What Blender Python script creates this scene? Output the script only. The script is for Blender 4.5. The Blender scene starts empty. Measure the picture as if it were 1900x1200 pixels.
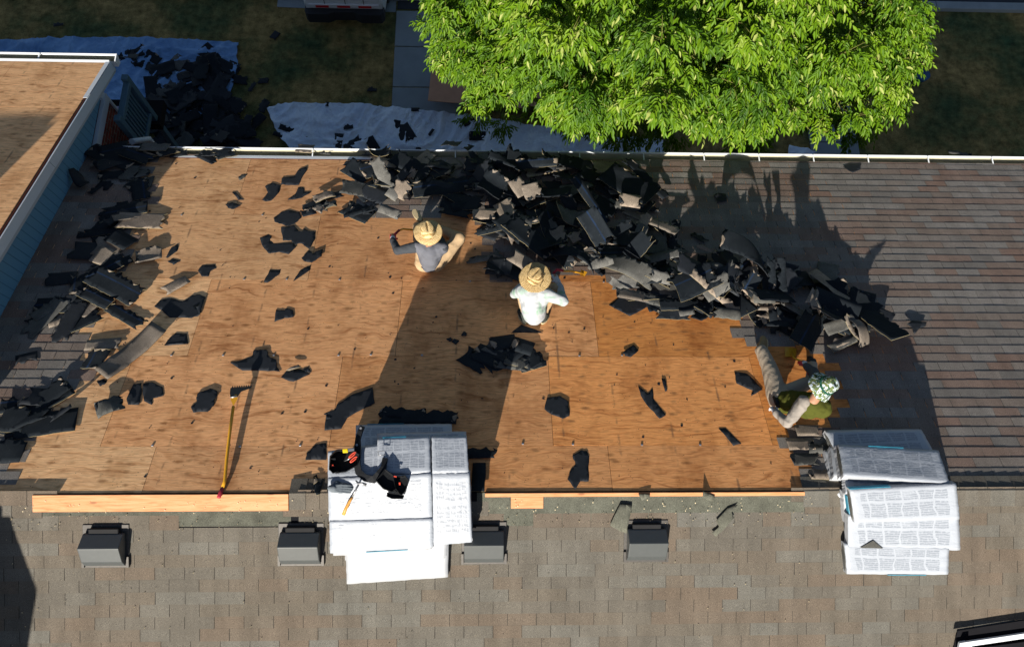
import bpy, bmesh, math, random
import numpy as np
from mathutils import Vector, Matrix, Euler, noise
random.seed(7)
C = bpy.context.scene.collection
sc = bpy.context.scene
# ------------------------------------------------------------------ camera, sky, sun
PI = math.pi
ROT = Euler((0.320797873, -0.035101, -0.0077503), 'XYZ')
FPX = 1391.02
CAMP = Vector((0, -0.794903, 16.00705))
cam = bpy.data.cameras.new('camera'); co = bpy.data.objects.new('camera', cam); C.objects.link(co)
co.location = CAMP; co.rotation_euler = ROT
cam.sensor_width = 36; cam.lens = 36*FPX/1900; cam.clip_end = 500
sc.camera = co
w = bpy.data.worlds.new('World'); sc.world = w; w.use_nodes = True
SUNV = Vector((-0.30, -1.0, 0.585)).normalized()
nt = w.node_tree; bg = nt.nodes['Background']
sky = nt.nodes.new('ShaderNodeTexSky'); sky.sky_type = 'NISHITA'; sky.sun_disc = False
sky.sun_elevation = math.asin(SUNV.z); sky.sun_rotation = math.atan2(SUNV.x, SUNV.y)
nt.links.new(sky.outputs[0], bg.inputs[0]); bg.inputs[1].default_value = 0.043
sl = bpy.data.lights.new('sun', 'SUN'); sl.energy = 5.0; sl.angle = math.radians(0.5); sl.color = (1, .93, .82)
so = bpy.data.objects.new('sun', sl); C.objects.link(so); so.location = (0, -10, 30)
so.rotation_euler = (-SUNV).to_track_quat('-Z', 'Y').to_euler()
sc.view_settings.view_transform = 'Standard'; sc.view_settings.look = 'None'
sc.view_settings.exposure = 0.98; sc.view_settings.gamma = 1

# ------------------------------------------------------------------ pixel -> world helpers
RM = ROT.to_matrix()
PITCH = math.radians(21); cp, sp = math.cos(PITCH), math.sin(PITCH)
RIDGE = Vector((0, 0, 8)); NF = Vector((0, sp, cp)); NB = Vector((0, -sp, cp))
def ray(px, py): return RM @ Vector(((px-950)/FPX, -(py-600)/FPX, -1.))
def hit(px, py, p0, n):
    d = ray(px, py); return CAMP + d*((p0-CAMP).dot(n)/d.dot(n))
def F(px, py, h=0): return hit(px, py, RIDGE+NF*h, NF)          # front slope, h above it
def B(px, py, h=0): return hit(px, py, RIDGE+NB*h, NB)
def Z(px, py, z=0): return hit(px, py, Vector((0, 0, z)), Vector((0, 0, 1)))
def onX(px, py, x): return hit(px, py, Vector((x, 0, 0)), Vector((1, 0, 0)))
MF = Matrix.Translation(RIDGE) @ Matrix.Rotation(-PITCH, 4, 'X')  # local (X, s, h)
MB = Matrix.Translation(RIDGE) @ Matrix.Rotation(PITCH, 4, 'X')   # local (X, -s, h)
MFi = MF.inverted(); MBi = MB.inverted()
def fl(px, py, h=0): return MFi @ F(px, py, h)                    # -> local (X, s, h)
def bl(px, py, h=0): return MBi @ B(px, py, h)
def crop(ox, oy, k, pts): return [(ox+x/k, oy+y/k) for x, y in pts]

# ------------------------------------------------------------------ object helpers
def tag(o, label=None, cat=None, group=None, kind=None):
    if label: o['label'] = label
    if cat: o['category'] = cat
    if group: o['group'] = group
    if kind: o['kind'] = kind
    return o
def empty(name, loc, label, cat, group=None):
    o = bpy.data.objects.new(name, None); o.empty_display_size = .1; C.objects.link(o); o.location = loc
    bpy.context.view_layer.update()
    return tag(o, label, cat, group)
def link(name, me, mats, parent=None, M=None):
    """mesh coordinates are given in frame M (world if None); the object's origin moves to the mesh centre"""
    o = bpy.data.objects.new(name, me); C.objects.link(o)
    if not isinstance(mats, (list, tuple)): mats = [mats]
    for m in mats: me.materials.append(m)
    M = M or Matrix.Identity(4)
    n = len(me.vertices)
    if n:
        a = np.empty(n*3); me.vertices.foreach_get('co', a); a = a.reshape(-1, 3)
        c = a.mean(0); a -= c; me.vertices.foreach_set('co', a.ravel()); me.update()
        M = M @ Matrix.Translation(Vector(c))
    if parent:
        o.parent = parent; o.matrix_parent_inverse = parent_world(parent).inverted()
    o.matrix_basis = M
    o['_w'] = 1; del o['_w']
    WM[o.name] = M
    return o
WM = {}
def parent_world(p):
    if p.name in WM: return WM[p.name]
    return Matrix.Translation(p.location) @ p.rotation_euler.to_matrix().to_4x4()
def bmobj(name, bm, mats, parent=None, M=None, smooth=False):
    me = bpy.data.meshes.new(name); bm.normal_update(); bm.to_mesh(me); bm.free()
    if smooth: me.polygons.foreach_set('use_smooth', [True]*len(me.polygons))
    return link(name, me, mats, parent, M)
def raw(name, verts, faces, mats, parent=None, M=None, smooth=False, mi=None, attr=None):
    me = bpy.data.meshes.new(name); me.from_pydata([tuple(v) for v in verts], [], faces)
    if mi: me.polygons.foreach_set('material_index', mi)
    if attr:
        a = me.attributes.new('tone', 'FLOAT', 'FACE'); a.data.foreach_set('value', attr)
    if smooth: me.polygons.foreach_set('use_smooth', [True]*len(me.polygons))
    me.update()
    return link(name, me, mats, parent, M)
def box(bm, x0, x1, y0, y1, z0, z1, mi=0):
    v = [bm.verts.new(c) for c in ((x0,y0,z0),(x1,y0,z0),(x1,y1,z0),(x0,y1,z0),(x0,y0,z1),(x1,y0,z1),(x1,y1,z1),(x0,y1,z1))]
    for f in ((0,3,2,1),(4,5,6,7),(0,1,5,4),(1,2,6,5),(2,3,7,6),(3,0,4,7)):
        bm.faces.new([v[i] for i in f]).material_index = mi
def hexa(bm, lo, hi, mi=0):
    v = [bm.verts.new(c) for c in list(lo)+list(hi)]; n = len(lo)
    bm.faces.new(v[:n][::-1]).material_index = mi; bm.faces.new(v[n:]).material_index = mi
    for i in range(n): bm.faces.new((v[i], v[(i+1) % n], v[n+(i+1) % n], v[n+i])).material_index = mi
def bevel(bm, w, seg=2):
    bmesh.ops.bevel(bm, geom=[e for e in bm.edges if e.calc_length() > w*2.2], offset=w, segments=seg, affect='EDGES', profile=.6)
def prism(poly, d):      # world polygon extruded by vector d
    bm = bmesh.new(); hexa(bm, [Vector(p) for p in poly], [Vector(p)+Vector(d) for p in poly])
    bmesh.ops.recalc_face_normals(bm, faces=bm.faces); return bm
def tube(bm, pts, r, seg=8, mi=0):
    pts = [Vector(p) for p in pts]; rs = r if isinstance(r, (list, tuple)) else [r]*len(pts)
    rings = []; up = Vector((.13, .2, .97))
    for i, p in enumerate(pts):
        t = (pts[min(i+1, len(pts)-1)]-pts[max(i-1, 0)]).normalized()
        a = t.cross(up)
        if a.length < .1: a = t.cross(Vector((1, 0, 0)))
        a.normalize(); b = t.cross(a)
        rings.append([bm.verts.new(p+(a*math.cos(k*2*PI/seg)+b*math.sin(k*2*PI/seg))*rs[i]) for k in range(seg)])
    for i in range(len(rings)-1):
        for k in range(seg):
            f = bm.faces.new((rings[i][k], rings[i][(k+1) % seg], rings[i+1][(k+1) % seg], rings[i+1][k])); f.material_index = mi; f.smooth = True
    bm.faces.new(rings[0][::-1]).material_index = mi; bm.faces.new(rings[-1]).material_index = mi
def sheet(name, poly, deform, thick, mats, cell=.06, parent=None, M=None, smooth=True):
    """thin sheet from a 2-D outline, cut in cells, bent by deform(u, v); material slots: 0 top, 1 underside, 2 cut edge"""
    ar = sum(poly[i][0]*poly[(i+1) % len(poly)][1]-poly[(i+1) % len(poly)][0]*poly[i][1] for i in range(len(poly)))
    if ar < 0: poly = poly[::-1]
    bm = bmesh.new()
    f = bm.faces.new([bm.verts.new((x, y, 0)) for x, y in poly])
    if f.normal.z < 0: f.normal_flip()
    bmesh.ops.triangulate(bm, faces=[f])
    xs = [p[0] for p in poly]; ys = [p[1] for p in poly]
    for ax, lo, hi in ((0, min(xs), max(xs)), (1, min(ys), max(ys))):
        n = int((hi-lo)/cell)
        for k in range(1, n+1):
            q = lo+(hi-lo)*k/(n+1)
            bmesh.ops.bisect_plane(bm, geom=bm.verts[:]+bm.edges[:]+bm.faces[:], dist=1e-5, plane_co=(q, q, 0), plane_no=((1, 0, 0), (0, 1, 0))[ax])
    bmesh.ops.remove_doubles(bm, verts=bm.verts, dist=1e-4)
    uv = {v: (v.co.x, v.co.y) for v in bm.verts}
    for v in bm.verts: v.co = deform(*uv[v])
    bm.normal_update()
    top = bm.faces[:]; bnd = [e for e in bm.edges if len(e.link_faces) == 1]
    low = {v: bm.verts.new(v.co - v.normal*thick) for v in list(bm.verts)}
    for f in top:
        f.smooth = smooth
        g = bm.faces.new([low[v] for v in reversed(f.verts)]); g.material_index = min(1, len(mats)-1); g.smooth = smooth
    for e in bnd:
        l = e.link_loops[0] if e.link_loops else None
        a, b = (l.vert, l.link_loop_next.vert) if l else e.verts
        try: bm.faces.new((b, a, low[a], low[b])).material_index = min(2, len(mats)-1)
        except ValueError: pass
    return bmobj(name, bm, mats, parent, M)
def nz(x, y, s=1., k=0.): return noise.noise(Vector((x*s, y*s, k)))

# ------------------------------------------------------------------ materials
class G:
    def __init__(s, name, rough=.8, spec=.3):
        s.m = bpy.data.materials.new(name); s.m.use_nodes = True; s.t = s.m.node_tree
        s.b = s.t.nodes['Principled BSDF']; s.b.inputs['Roughness'].default_value = rough
        s.b.inputs['Specular IOR Level'].default_value = spec
        s.co = s.n('ShaderNodeTexCoord').outputs['Object']
    def n(s, typ, **k):
        nd = s.t.nodes.new(typ)
        for a, v in k.items(): setattr(nd, a, v)
        return nd
    def L(s, a, b): s.t.links.new(a, b)
    def map(s, scale=(1,1,1), co=None, loc=(0,0,0), rot=(0,0,0)):
        m = s.n('ShaderNodeMapping'); m.inputs['Scale'].default_value = scale; m.inputs['Location'].default_value = loc
        m.inputs['Rotation'].default_value = rot
        s.L(co or s.co, m.inputs[0]); return m.outputs[0]
    def noise(s, scale, detail=4, co=None, dist=0, rough=.55):
        n = s.n('ShaderNodeTexNoise'); n.inputs['Scale'].default_value = scale; n.inputs['Detail'].default_value = detail
        n.inputs['Distortion'].default_value = dist; n.inputs['Roughness'].default_value = rough
        s.L(co or s.co, n.inputs['Vector']); return n.outputs['Fac']
    def ramp(s, fac, stops, const=False):
        r = s.n('ShaderNodeValToRGB'); e = r.color_ramp.elements
        if const: r.color_ramp.interpolation = 'CONSTANT'
        while len(e) < len(stops): e.new(.5)
        for i, (p, c) in enumerate(stops):
            e[i].position = p; e[i].color = (c, c, c, 1) if isinstance(c, (int, float)) else (*c, 1)
        s.L(fac, r.inputs[0]); return r.outputs[0]
    def mix(s, fac, a, b, mode='MIX'):
        m = s.n('ShaderNodeMix', data_type='RGBA', blend_type=mode)
        for i, x in ((0, fac), (6, a), (7, b)):
            if isinstance(x, (int, float)): m.inputs[i].default_value = x if i == 0 else (x, x, x, 1)
            elif isinstance(x, tuple): m.inputs[i].default_value = (*x, 1)
            else: s.L(x, m.inputs[i])
        return m.outputs[2]
    def math(s, op, a, b=0.):
        m = s.n('ShaderNodeMath', operation=op)
        for i, x in enumerate((a, b)):
            if isinstance(x, (int, float)): m.inputs[i].default_value = x
            else: s.L(x, m.inputs[i])
        return m.outputs[0]
    def xyz(s, co=None):
        n = s.n('ShaderNodeSeparateXYZ'); s.L(co or s.co, n.inputs[0]); return n.outputs
    def col(s, c):
        if isinstance(c, tuple): s.b.inputs['Base Color'].default_value = (*c, 1)
        else: s.L(c, s.b.inputs['Base Color'])
        return s
    def bump(s, h, strength=.4, dist=.01):
        b = s.n('ShaderNodeBump'); b.inputs['Strength'].default_value = strength; b.inputs['Distance'].default_value = dist
        s.L(h, b.inputs['Height']); s.L(b.outputs[0], s.b.inputs['Normal']); return s
    def tone(s): return s.n('ShaderNodeAttribute', attribute_name='tone').outputs['Fac']
    def orand(s): return s.n('ShaderNodeObjectInfo').outputs['Random']
def simple(name, c, rough=.6, spec=.4, var=.25, scale=30, metal=0):
    g = G(name, rough, spec); n = g.noise(scale, 4)
    g.col(g.mix(n, tuple(x*(1-var) for x in c), tuple(min(1, x*(1+var)) for x in c))); g.b.inputs['Metallic'].default_value = metal
    g.bump(n, .15, .003)
    return g.m
M = {}
def mk_shingle(name, ramp, grey):
    g = G(name, .93, .15)
    t = g.tone(); base = g.ramp(t, ramp)
    big = g.noise(1.6, 3); base = g.mix(g.ramp(big, [(.4, 0.), (.75, .3)]), base, grey)
    streak = g.noise(3., 3, g.map((1.6, .5, 1)))
    base = g.mix(1., base, g.ramp(streak, [(.3, .82), (.7, 1.12)]), 'MULTIPLY')
    gr = g.noise(260, 2); base = g.mix(1., base, g.ramp(gr, [(.32, .45), (.5, 1.), (.68, 1.75)]), 'MULTIPLY')
    fleck = g.noise(75, 3, dist=1.5); base = g.mix(g.ramp(fleck, [(.63, 0.), (.7, .5)]), base, (.16, .135, .09))
    g.col(base); g.bump(g.math('ADD', gr, g.math('MULTIPLY', fleck, .7)), .5, .003); return g.m
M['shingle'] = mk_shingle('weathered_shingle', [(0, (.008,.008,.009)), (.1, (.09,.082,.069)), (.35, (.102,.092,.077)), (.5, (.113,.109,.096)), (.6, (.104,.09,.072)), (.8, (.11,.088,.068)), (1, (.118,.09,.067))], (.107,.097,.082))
M['shingle_front'] = mk_shingle('weathered_shingle_front_lightened', [(0, (.012,.012,.013)), (.1, (.12,.115,.11)), (.35, (.17,.155,.14)), (.5, (.205,.19,.175)), (.65, (.175,.142,.12)), (.82, (.185,.13,.105)), (1, (.18,.112,.086))], (.19,.17,.155))  # front slope copy of the shingle, colour lightened to offset the grazing sun
def mk_ply(name, orange=True):
    g = G(name, .75, .25)
    t = g.tone(); xs = g.xyz()
    base = g.ramp(t, [(0, (.74,.455,.24)), (.35, (.71,.375,.18)), (.7, (.69,.325,.13)), (1, (.68,.28,.08))])
    base = g.mix(1., base, g.ramp(g.math('FRACT', g.math('MULTIPLY', t, 17.3)), [(0, .80), (1, 1.1)]), 'MULTIPLY')
    wob = g.noise(1.3, 3, g.map((.7, 1.2, 1)))
    cr = g.n('ShaderNodeCombineXYZ')
    g.L(g.math('MULTIPLY', xs[0], 1.6), cr.inputs[0])
    g.L(g.math('ADD', g.math('ADD', g.math('MULTIPLY', xs[1], 16.), g.math('MULTIPLY', wob, 9.)), g.math('MULTIPLY', t, 37.)), cr.inputs[1])
    grain = g.noise(1., 4, cr.outputs[0], dist=1.2, rough=.6)
    base = g.mix(1., base, g.ramp(grain, [(.28, (.55,.42,.30)), (.40, (.92,.85,.78)), (.55, (1.14,1.14,1.1)), (.66, (.97,.9,.8)), (.76, (.72,.58,.44))]), 'MULTIPLY')
    fine = g.noise(1., 3, g.map((7, 90, 1)), dist=.6)
    base = g.mix(1., base, g.ramp(fine, [(.3, .7), (.55, 1.04), (.75, 1.15)]), 'MULTIPLY')
    # knots and football patches
    v = g.n('ShaderNodeTexVoronoi'); v.inputs['Scale'].default_value = 1.; g.L(g.map((3.6, 9.5, 1)), v.inputs['Vector']); v.inputs['Randomness'].default_value = .95
    kd = g.math('ADD', v.outputs['Distance'], g.math('MULTIPLY', g.noise(14, 3), .28))
    base = g.mix(g.ramp(kd, [(.2, .85), (.4, 0.)]), base, (.30, .13, .045))
    # fastener dimples in rows
    v2 = g.n('ShaderNodeTexVoronoi'); v2.inputs['Scale'].default_value = 1.; g.L(g.map((4.9, 8, 1), loc=(.3,.2,0)), v2.inputs['Vector']); v2.inputs['Randomness'].default_value = .35
    d2 = g.math('ADD', v2.outputs['Distance'], g.math('MULTIPLY', g.noise(22, 3), .2))
    base = g.mix(g.math('MULTIPLY', g.ramp(d2, [(.13, .8), (.34, 0.)]), g.ramp(g.noise(.8, 2, g.map(loc=(4,2,0))), [(.42, 0.), (.58, 1.)])), base, (.30, .15, .06))
    # specks of tar and nail holes
    v3 = g.n('ShaderNodeTexVoronoi'); v3.inputs['Scale'].default_value = 24.; g.L(g.map((1, 1.6, 1)), v3.inputs['Vector'])
    sel = g.ramp(g.noise(9, 2), [(.52, 0.), (.56, 1.)])
    base = g.mix(g.math('MULTIPLY', g.ramp(v3.outputs['Distance'], [(.1, .85), (.17, 0.)]), sel), base, (.03, .022, .018))
    st = g.noise(1.8, 4, g.map((1, .6, 1)), rough=.65); base = g.mix(1., base, g.ramp(st, [(.3, (.66,.58,.5)), (.5, 1.), (.7, 1.08)]), 'MULTIPLY')
    # dirt lines over the rafters
    raf = g.math('ABSOLUTE', g.math('SUBTRACT', g.math('FRACT', g.math('MULTIPLY', xs[0], 1/.61)), .5))
    dl = g.math('MULTIPLY', g.ramp(g.math('ADD', raf, g.math('MULTIPLY', g.noise(5, 3), .03)), [(.02, 1.), (.045, 0.)]), g.ramp(g.noise(4.5, 3, g.map((1, 1, 1), loc=(7,1,0))), [(.5, 0.), (.62, .65)]))
    base = g.mix(dl, base, (.14, .085, .05))
    g.col(base); g.bump(g.math('ADD', grain, fine), .22, .004); return g.m
M['ply'] = mk_ply('plywood')
def mk_granule(name, a, b):
    g = G(name, .93, .15); r = g.orand(); base = g.ramp(r, [(0, a), (.5, b), (1, tuple(x*.8 for x in a))])
    base = g.mix(1., base, g.ramp(g.noise(5, 4), [(.3, .7), (.7, 1.2)]), 'MULTIPLY')
    gr = g.noise(240, 2); base = g.mix(1., base, g.ramp(gr, [(.32, .5), (.5, 1.), (.68, 1.6)]), 'MULTIPLY')
    g.col(base); g.bump(gr, .4, .003); return g.m
M['granule'] = mk_granule('old_shingle_granules', (.2,.17,.14), (.25,.2,.155))
M['granule_dark'] = mk_granule('grey_green_granules', (.075,.076,.07), (.12,.118,.11))
M['band'] = mk_granule('exposed_old_starter_strip', (.085,.088,.07), (.1,.1,.08))
def mk_felt(name, strip):
    g = G(name, .85, .15); n = g.noise(7, 4)
    base = g.mix(n, (.005, .008, .011), (.017, .022, .028))
    base = g.mix(g.ramp(g.noise(60, 3), [(.66, 0.), (.72, .35)]), base, (.09, .1, .1))
    if strip:
        y = g.xyz()[1]; s_ = g.math('ABSOLUTE', g.math('SUBTRACT', y, .03))
        m = g.math('MULTIPLY', g.math('LESS_THAN', s_, .011), g.ramp(g.noise(9, 3), [(.3, .25), (.6, 1.)]))
        base = g.mix(g.math('MULTIPLY', m, .3), base, (.012, .05, .15))
    g.col(base); g.bump(g.noise(90, 3), .25, .003); return g.m
M['felt'] = mk_felt('black_shingle_back', False); M['felt_blue'] = mk_felt('black_shingle_back_with_blue_film', True)
M['edge'] = simple('tan_cut_fibre_edge', (.24,.2,.11), .9, .2, .4, 60)
M['tar'] = simple('torn_black_tar_paper', (.012,.015,.02), .7, .3, .5, 20)
M['white'] = simple('white_painted_metal', (.62,.65,.68), .45, .4, .06, 6)
M['whiteboard'] = simple('white_painted_board', (.55,.62,.68), .6, .3, .08, 8)
M['gutter_in'] = simple('dusty_gutter_inside', (.33,.31,.22), .7, .3, .25, 9)
M['rust'] = simple('rusty_drip_edge', (.13,.035,.02), .8, .3, .4, 30)
M['black_gap_shade'] = simple('dark_gap_and_shade', (.008,.008,.01), .9, .1, .2, 9)
M['hood'] = simple('black_vent_plastic', (.05,.056,.058), .4, .5, .12, 18)
def mk_siding():
    g = G('blue_grey_siding', .55, .3); y = g.xyz()[1]
    l = g.math('FRACT', g.math('MULTIPLY', y, 1/.13)); n = g.noise(5, 3, g.map((1, 1, .2)))
    base = g.mix(g.ramp(l, [(.0, 1.), (.06, 0.), (.94, 0.), (1, 1.)]), g.mix(n, (.12,.27,.40), (.14,.31,.45)), (.05,.12,.19))
    g.col(base); g.bump(g.ramp(l, [(0, 0.), (.08, 1.), (.92, 1.), (1, 0.)]), .5, .006); return g.m
M['siding'] = mk_siding()
def mk_brick(name, c1, c2, mortar, sx=1, sw='YZ'):
    g = G(name, .9, .15); x = g.xyz(); cr = g.n('ShaderNodeCombineXYZ')
    g.L(x[1], cr.inputs[0]); g.L(x[2], cr.inputs[1])
    b = g.n('ShaderNodeTexBrick'); g.L(cr.outputs[0], b.inputs['Vector'])
    b.inputs['Color1'].default_value = (*c1, 1); b.inputs['Color2'].default_value = (*c2, 1); b.inputs['Mortar'].default_value = (*mortar, 1)
    b.inputs['Scale'].default_value = 1; b.inputs['Brick Width'].default_value = .21; b.inputs['Row Height'].default_value = .075; b.inputs['Mortar Size'].default_value = .008
    g.col(g.mix(1., b.outputs['Color'], g.ramp(g.noise(14, 4), [(.3, .6), (.7, 1.3)]), 'MULTIPLY')); g.bump(b.outputs['Fac'], -.5, .006); return g.m
M['brick'] = mk_brick('red_brick', (.30,.065,.045), (.17,.05,.04), (.24,.2,.17))
def mk_board():
    g = G('fresh_pine_board', .6, .3); f = g.noise(1., 4, g.map((2.2, 22, 4)), dist=1.6)
    base = g.ramp(f, [(.3, (.38,.14,.05)), (.45, (.50,.21,.085)), (.62, (.56,.27,.13)), (.75, (.43,.165,.055))])
    v = g.n('ShaderNodeTexVoronoi'); v.inputs['Scale'].default_value = 1; g.L(g.map((2.6, 9, 1)), v.inputs['Vector'])
    base = g.mix(g.ramp(v.outputs['Distance'], [(.07, .8), (.13, 0.)]), base, (.2, .08, .03))
    g.col(base); g.bump(f, .15, .002); return g.m
M['board'] = mk_board()
def mk_wrap():
    g = G('white_printed_wrapper', .38, .5)
    uv = g.n('ShaderNodeUVMap').outputs[0]
    wn = g.n('ShaderNodeTexNoise'); wn.inputs['Scale'].default_value = 5.; wn.inputs['Detail'].default_value = 3; g.L(g.co, wn.inputs['Vector'])
    uv = g.mix(.045, uv, wn.outputs['Color'], 'LINEAR_LIGHT')
    x = g.xyz(uv)
    def cells(sx, sy, off):
        fx = g.math('FRACT', g.math('ADD', g.math('MULTIPLY', x[0], sx), off)); fy = g.math('FRACT', g.math('ADD', g.math('MULTIPLY', x[1], sy), off))
        mx = g.math('MULTIPLY', g.math('GREATER_THAN', fx, .06), g.math('LESS_THAN', fx, .95)); my = g.math('MULTIPLY', g.math('GREATER_THAN', fy, .06), g.math('LESS_THAN', fy, .93))
        return g.math('MULTIPLY', mx, my)
    c = cells(6.4, 1.7, 0.)
    ln = g.math('FRACT', g.math('ADD', g.math('MULTIPLY', x[1], 15.), g.math('MULTIPLY', g.noise(9, 2), 1.4)))
    lines = g.ramp(ln, [(.0, .2), (.35, 1.), (.6, 1.), (.95, .2)])
    wordgap = g.ramp(g.noise(1., 2, g.map((60, 9, 1), uv)), [(.36, .3), (.46, 1.)])
    inner = g.math('MULTIPLY', g.math('MULTIPLY', g.math('GREATER_THAN', x[0], .1), g.math('LESS_THAN', x[0], .9)), g.math('MULTIPLY', g.math('GREATER_THAN', x[1], .14), g.math('LESS_THAN', x[1], .88)))
    patchy = g.ramp(g.noise(1., 2, g.map((2.3, 1.7, 1), uv)), [(.33, .4), (.42, 1.)])
    m = g.math('MULTIPLY', g.math('MULTIPLY', g.math('MULTIPLY', c, lines), g.math('MULTIPLY', wordgap, inner)), patchy)
    base = g.mix(g.math('MULTIPLY', m, .7), g.mix(g.noise(3, 3), (.31,.335,.38), (.34,.37,.415)), (.15,.17,.205))
    g.col(base)
    wr = g.noise(1., 4, g.map((4, 13, 4)), dist=1.8); wr2 = g.noise(11, 3, dist=2.5)
    g.bump(g.math('ADD', wr, g.math('MULTIPLY', wr2, .6)), .42, .009); return g.m
M['wrap'] = mk_wrap()
M['wrap_plain'] = simple('plain_white_wrapper', (.33,.345,.37), .4, .4, .05, 4)
M['teal'] = simple('teal_wrapper_print', (.03,.2,.3), .5, .3, .3, 40)
M['yellow'] = simple('yellow_painted_steel', (.62,.30,.015), .4, .5, .15, 20)
M['redgrip'] = simple('red_rubber_grip', (.32,.02,.04), .6, .3, .15, 30)
M['steel'] = simple('scratched_steel', (.32,.32,.33), .35, .5, .3, 40, .7)
M['darksteel'] = simple('dark_worn_steel', (.07,.065,.06), .5, .4, .4, 40, .4)
def mk_straw(name, a, b, c):
    g = G(name, .8, .2); x = g.xyz(); r = g.math('SQRT', g.math('ADD', g.math('MULTIPLY', x[0], x[0]), g.math('MULTIPLY', x[1], x[1])))
    ring = g.math('SINE', g.math('ADD', g.math('MULTIPLY', r, 420.), g.math('MULTIPLY', g.noise(30, 2), 4.)))
    n = g.noise(90, 3); f = g.math('ADD', g.math('MULTIPLY', ring, .25), n)
    g.col(g.ramp(f, [(.25, a), (.5, b), (.75, c)])); g.bump(f, .8, .004); return g.m
M['straw'] = mk_straw('golden_straw', (.28,.17,.06), (.5,.36,.17), (.62,.49,.27))
M['straw2'] = mk_straw('frayed_brown_straw', (.13,.075,.03), (.4,.27,.1), (.6,.46,.25))
def mk_cloth(name, c, d=None, rough=.9, var=.2):
    g = G(name, rough, .12); n = g.noise(9, 4); base = g.mix(n, tuple(x*(1-var) for x in c), tuple(x*(1+var) for x in c))
    if d: base = g.mix(g.ramp(g.noise(6, 4, dist=1.), [(.5, 0.), (.64, .85)]), base, d)
    g.col(base); g.bump(g.noise(16, 4, dist=1.4), .35, .010); return g.m
M['greyshirt'] = mk_cloth('heather_grey_cotton', (.11,.115,.135)); M['greysleeve'] = mk_cloth('charcoal_cotton', (.045,.05,.058))
M['whiteshirt'] = mk_cloth('white_cotton_with_green_tint', (.36,.38,.40), (.2,.34,.24), var=.05)
M['khaki'] = mk_cloth('khaki_canvas', (.38,.27,.16)); M['greykhaki'] = mk_cloth('stone_grey_canvas', (.33,.275,.21), var=.1); M['darkkhaki'] = mk_cloth('olive_brown_canvas', (.12,.10,.065))
M['olive'] = mk_cloth('olive_yellow_cotton', (.055,.06,.010)); M['taupe'] = mk_cloth('taupe_knit', (.25,.225,.2))
M['darkpants'] = mk_cloth('dark_grey_canvas', (.075,.075,.075))
M['skin'] = simple('tanned_skin', (.33,.17,.1), .6, .3, .12, 14); M['hair'] = simple('black_hair', (.015,.012,.01), .6, .3, .3, 40)
M['shoe'] = mk_cloth('dusty_tan_suede', (.26,.19,.1), (.08,.06,.04)); M['sole'] = simple('pale_rubber_sole', (.42,.34,.2), .8, .2, .15, 20)
M['darkshoe'] = mk_cloth('dark_leather_boot', (.04,.045,.04)); M['gloveW'] = mk_cloth('white_knit_glove', (.5,.5,.52), var=.08)
M['gloveR'] = mk_cloth('red_rubber_palm', (.55,.07,.07)); M['belt'] = mk_cloth('black_leather', (.012,.013,.015), rough=.5)
M['gloveG'] = mk_cloth('grey_nitrile_glove', (.13,.15,.17)); M['wood'] = simple('varnished_wood', (.5,.24,.05), .5, .4, .2, 12)
M['scis'] = simple('orange_red_plastic', (.6,.07,.035), .4, .5, .05, 10); M['tape'] = simple('yellow_plastic', (.7,.5,.01), .4, .5, .05, 10)
def mk_camo():
    g = G('green_camouflage', .9, .1); a = g.noise(17, 2, dist=1.2); b = g.noise(20, 2, g.map(loc=(3,5,1)), dist=1.4)
    base = g.ramp(a, [(0, (.04,.09,.05)), (.43, (.15,.17,.05)), (.55, (.04,.09,.07)), (.62, (.14,.17,.09))], True)
    base = g.mix(g.ramp(b, [(0, 0.), (.53, 1.)], True), base, (.48,.54,.58)); base = g.mix(g.ramp(b, [(0, 1.), (.36, 0.)], True), base, (.015,.02,.02))
    g.col(base); return g.m
M['camo'] = mk_camo(); M['camoband'] = mk_cloth('dark_green_cotton', (.015,.07,.045))
def mk_grass():
    g = G('dry_lawn', 1, .05); a = g.noise(.55, 5, rough=.6); b = g.noise(5, 6, rough=.7)
    base = g.ramp(a, [(.32, (.06,.105,.05)), (.46, (.15,.15,.06)), (.56, (.32,.235,.09)), (.68, (.44,.31,.12))])
    base = g.mix(1., base, g.ramp(b, [(.3, .45), (.5, 1.), (.7, 1.6)]), 'MULTIPLY')
    c = g.noise(60, 3); base = g.mix(1., base, g.ramp(c, [(.3, .55), (.7, 1.5)]), 'MULTIPLY')
    g.col(base); g.bump(g.math('ADD', c, b), 1., .05); return g.m
M['grass'] = mk_grass()
M['concrete'] = simple('concrete', (.24,.28,.3), .9, .15, .2, 3); M['asphalt'] = simple('asphalt', (.04,.045,.055), .95, .15, .3, 5)
def mk_tarp(name, a, b):
    g = G(name, .5, .35); n = g.noise(1.4, 4, dist=.8); g.col(g.mix(g.ramp(n, [(.3, 0.), (.7, 1.)]), a, b))
    r = g.noise(5, 5, dist=2.2, rough=.6); g.bump(r, .8, .06); return g.m
M['tarpblue'] = mk_tarp('blue_plastic_tarp', (.11,.25,.5), (.25,.44,.72)); M['tarpwhite'] = mk_tarp('pale_blue_plastic_tarp', (.6,.72,.9), (.8,.87,.95))
def mk_leaf():
    g = G('ash_leaf', .5, .22); t = g.tone(); g.col(g.ramp(t, [(0, (.03,.08,.004)), (.5, (.095,.19,.005)), (.85, (.15,.25,.008)), (1, (.32,.37,.1))]))
    tr = g.n('ShaderNodeBsdfTranslucent'); tr.inputs[0].default_value = (.2,.36,.01,1); ad = g.n('ShaderNodeMixShader'); ad.inputs[0].default_value = .3
    g.L(g.b.outputs[0], ad.inputs[1]); g.L(tr.outputs[0], ad.inputs[2]); g.L(ad.outputs[0], g.t.nodes['Material Output'].inputs[0]); return g.m
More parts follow.
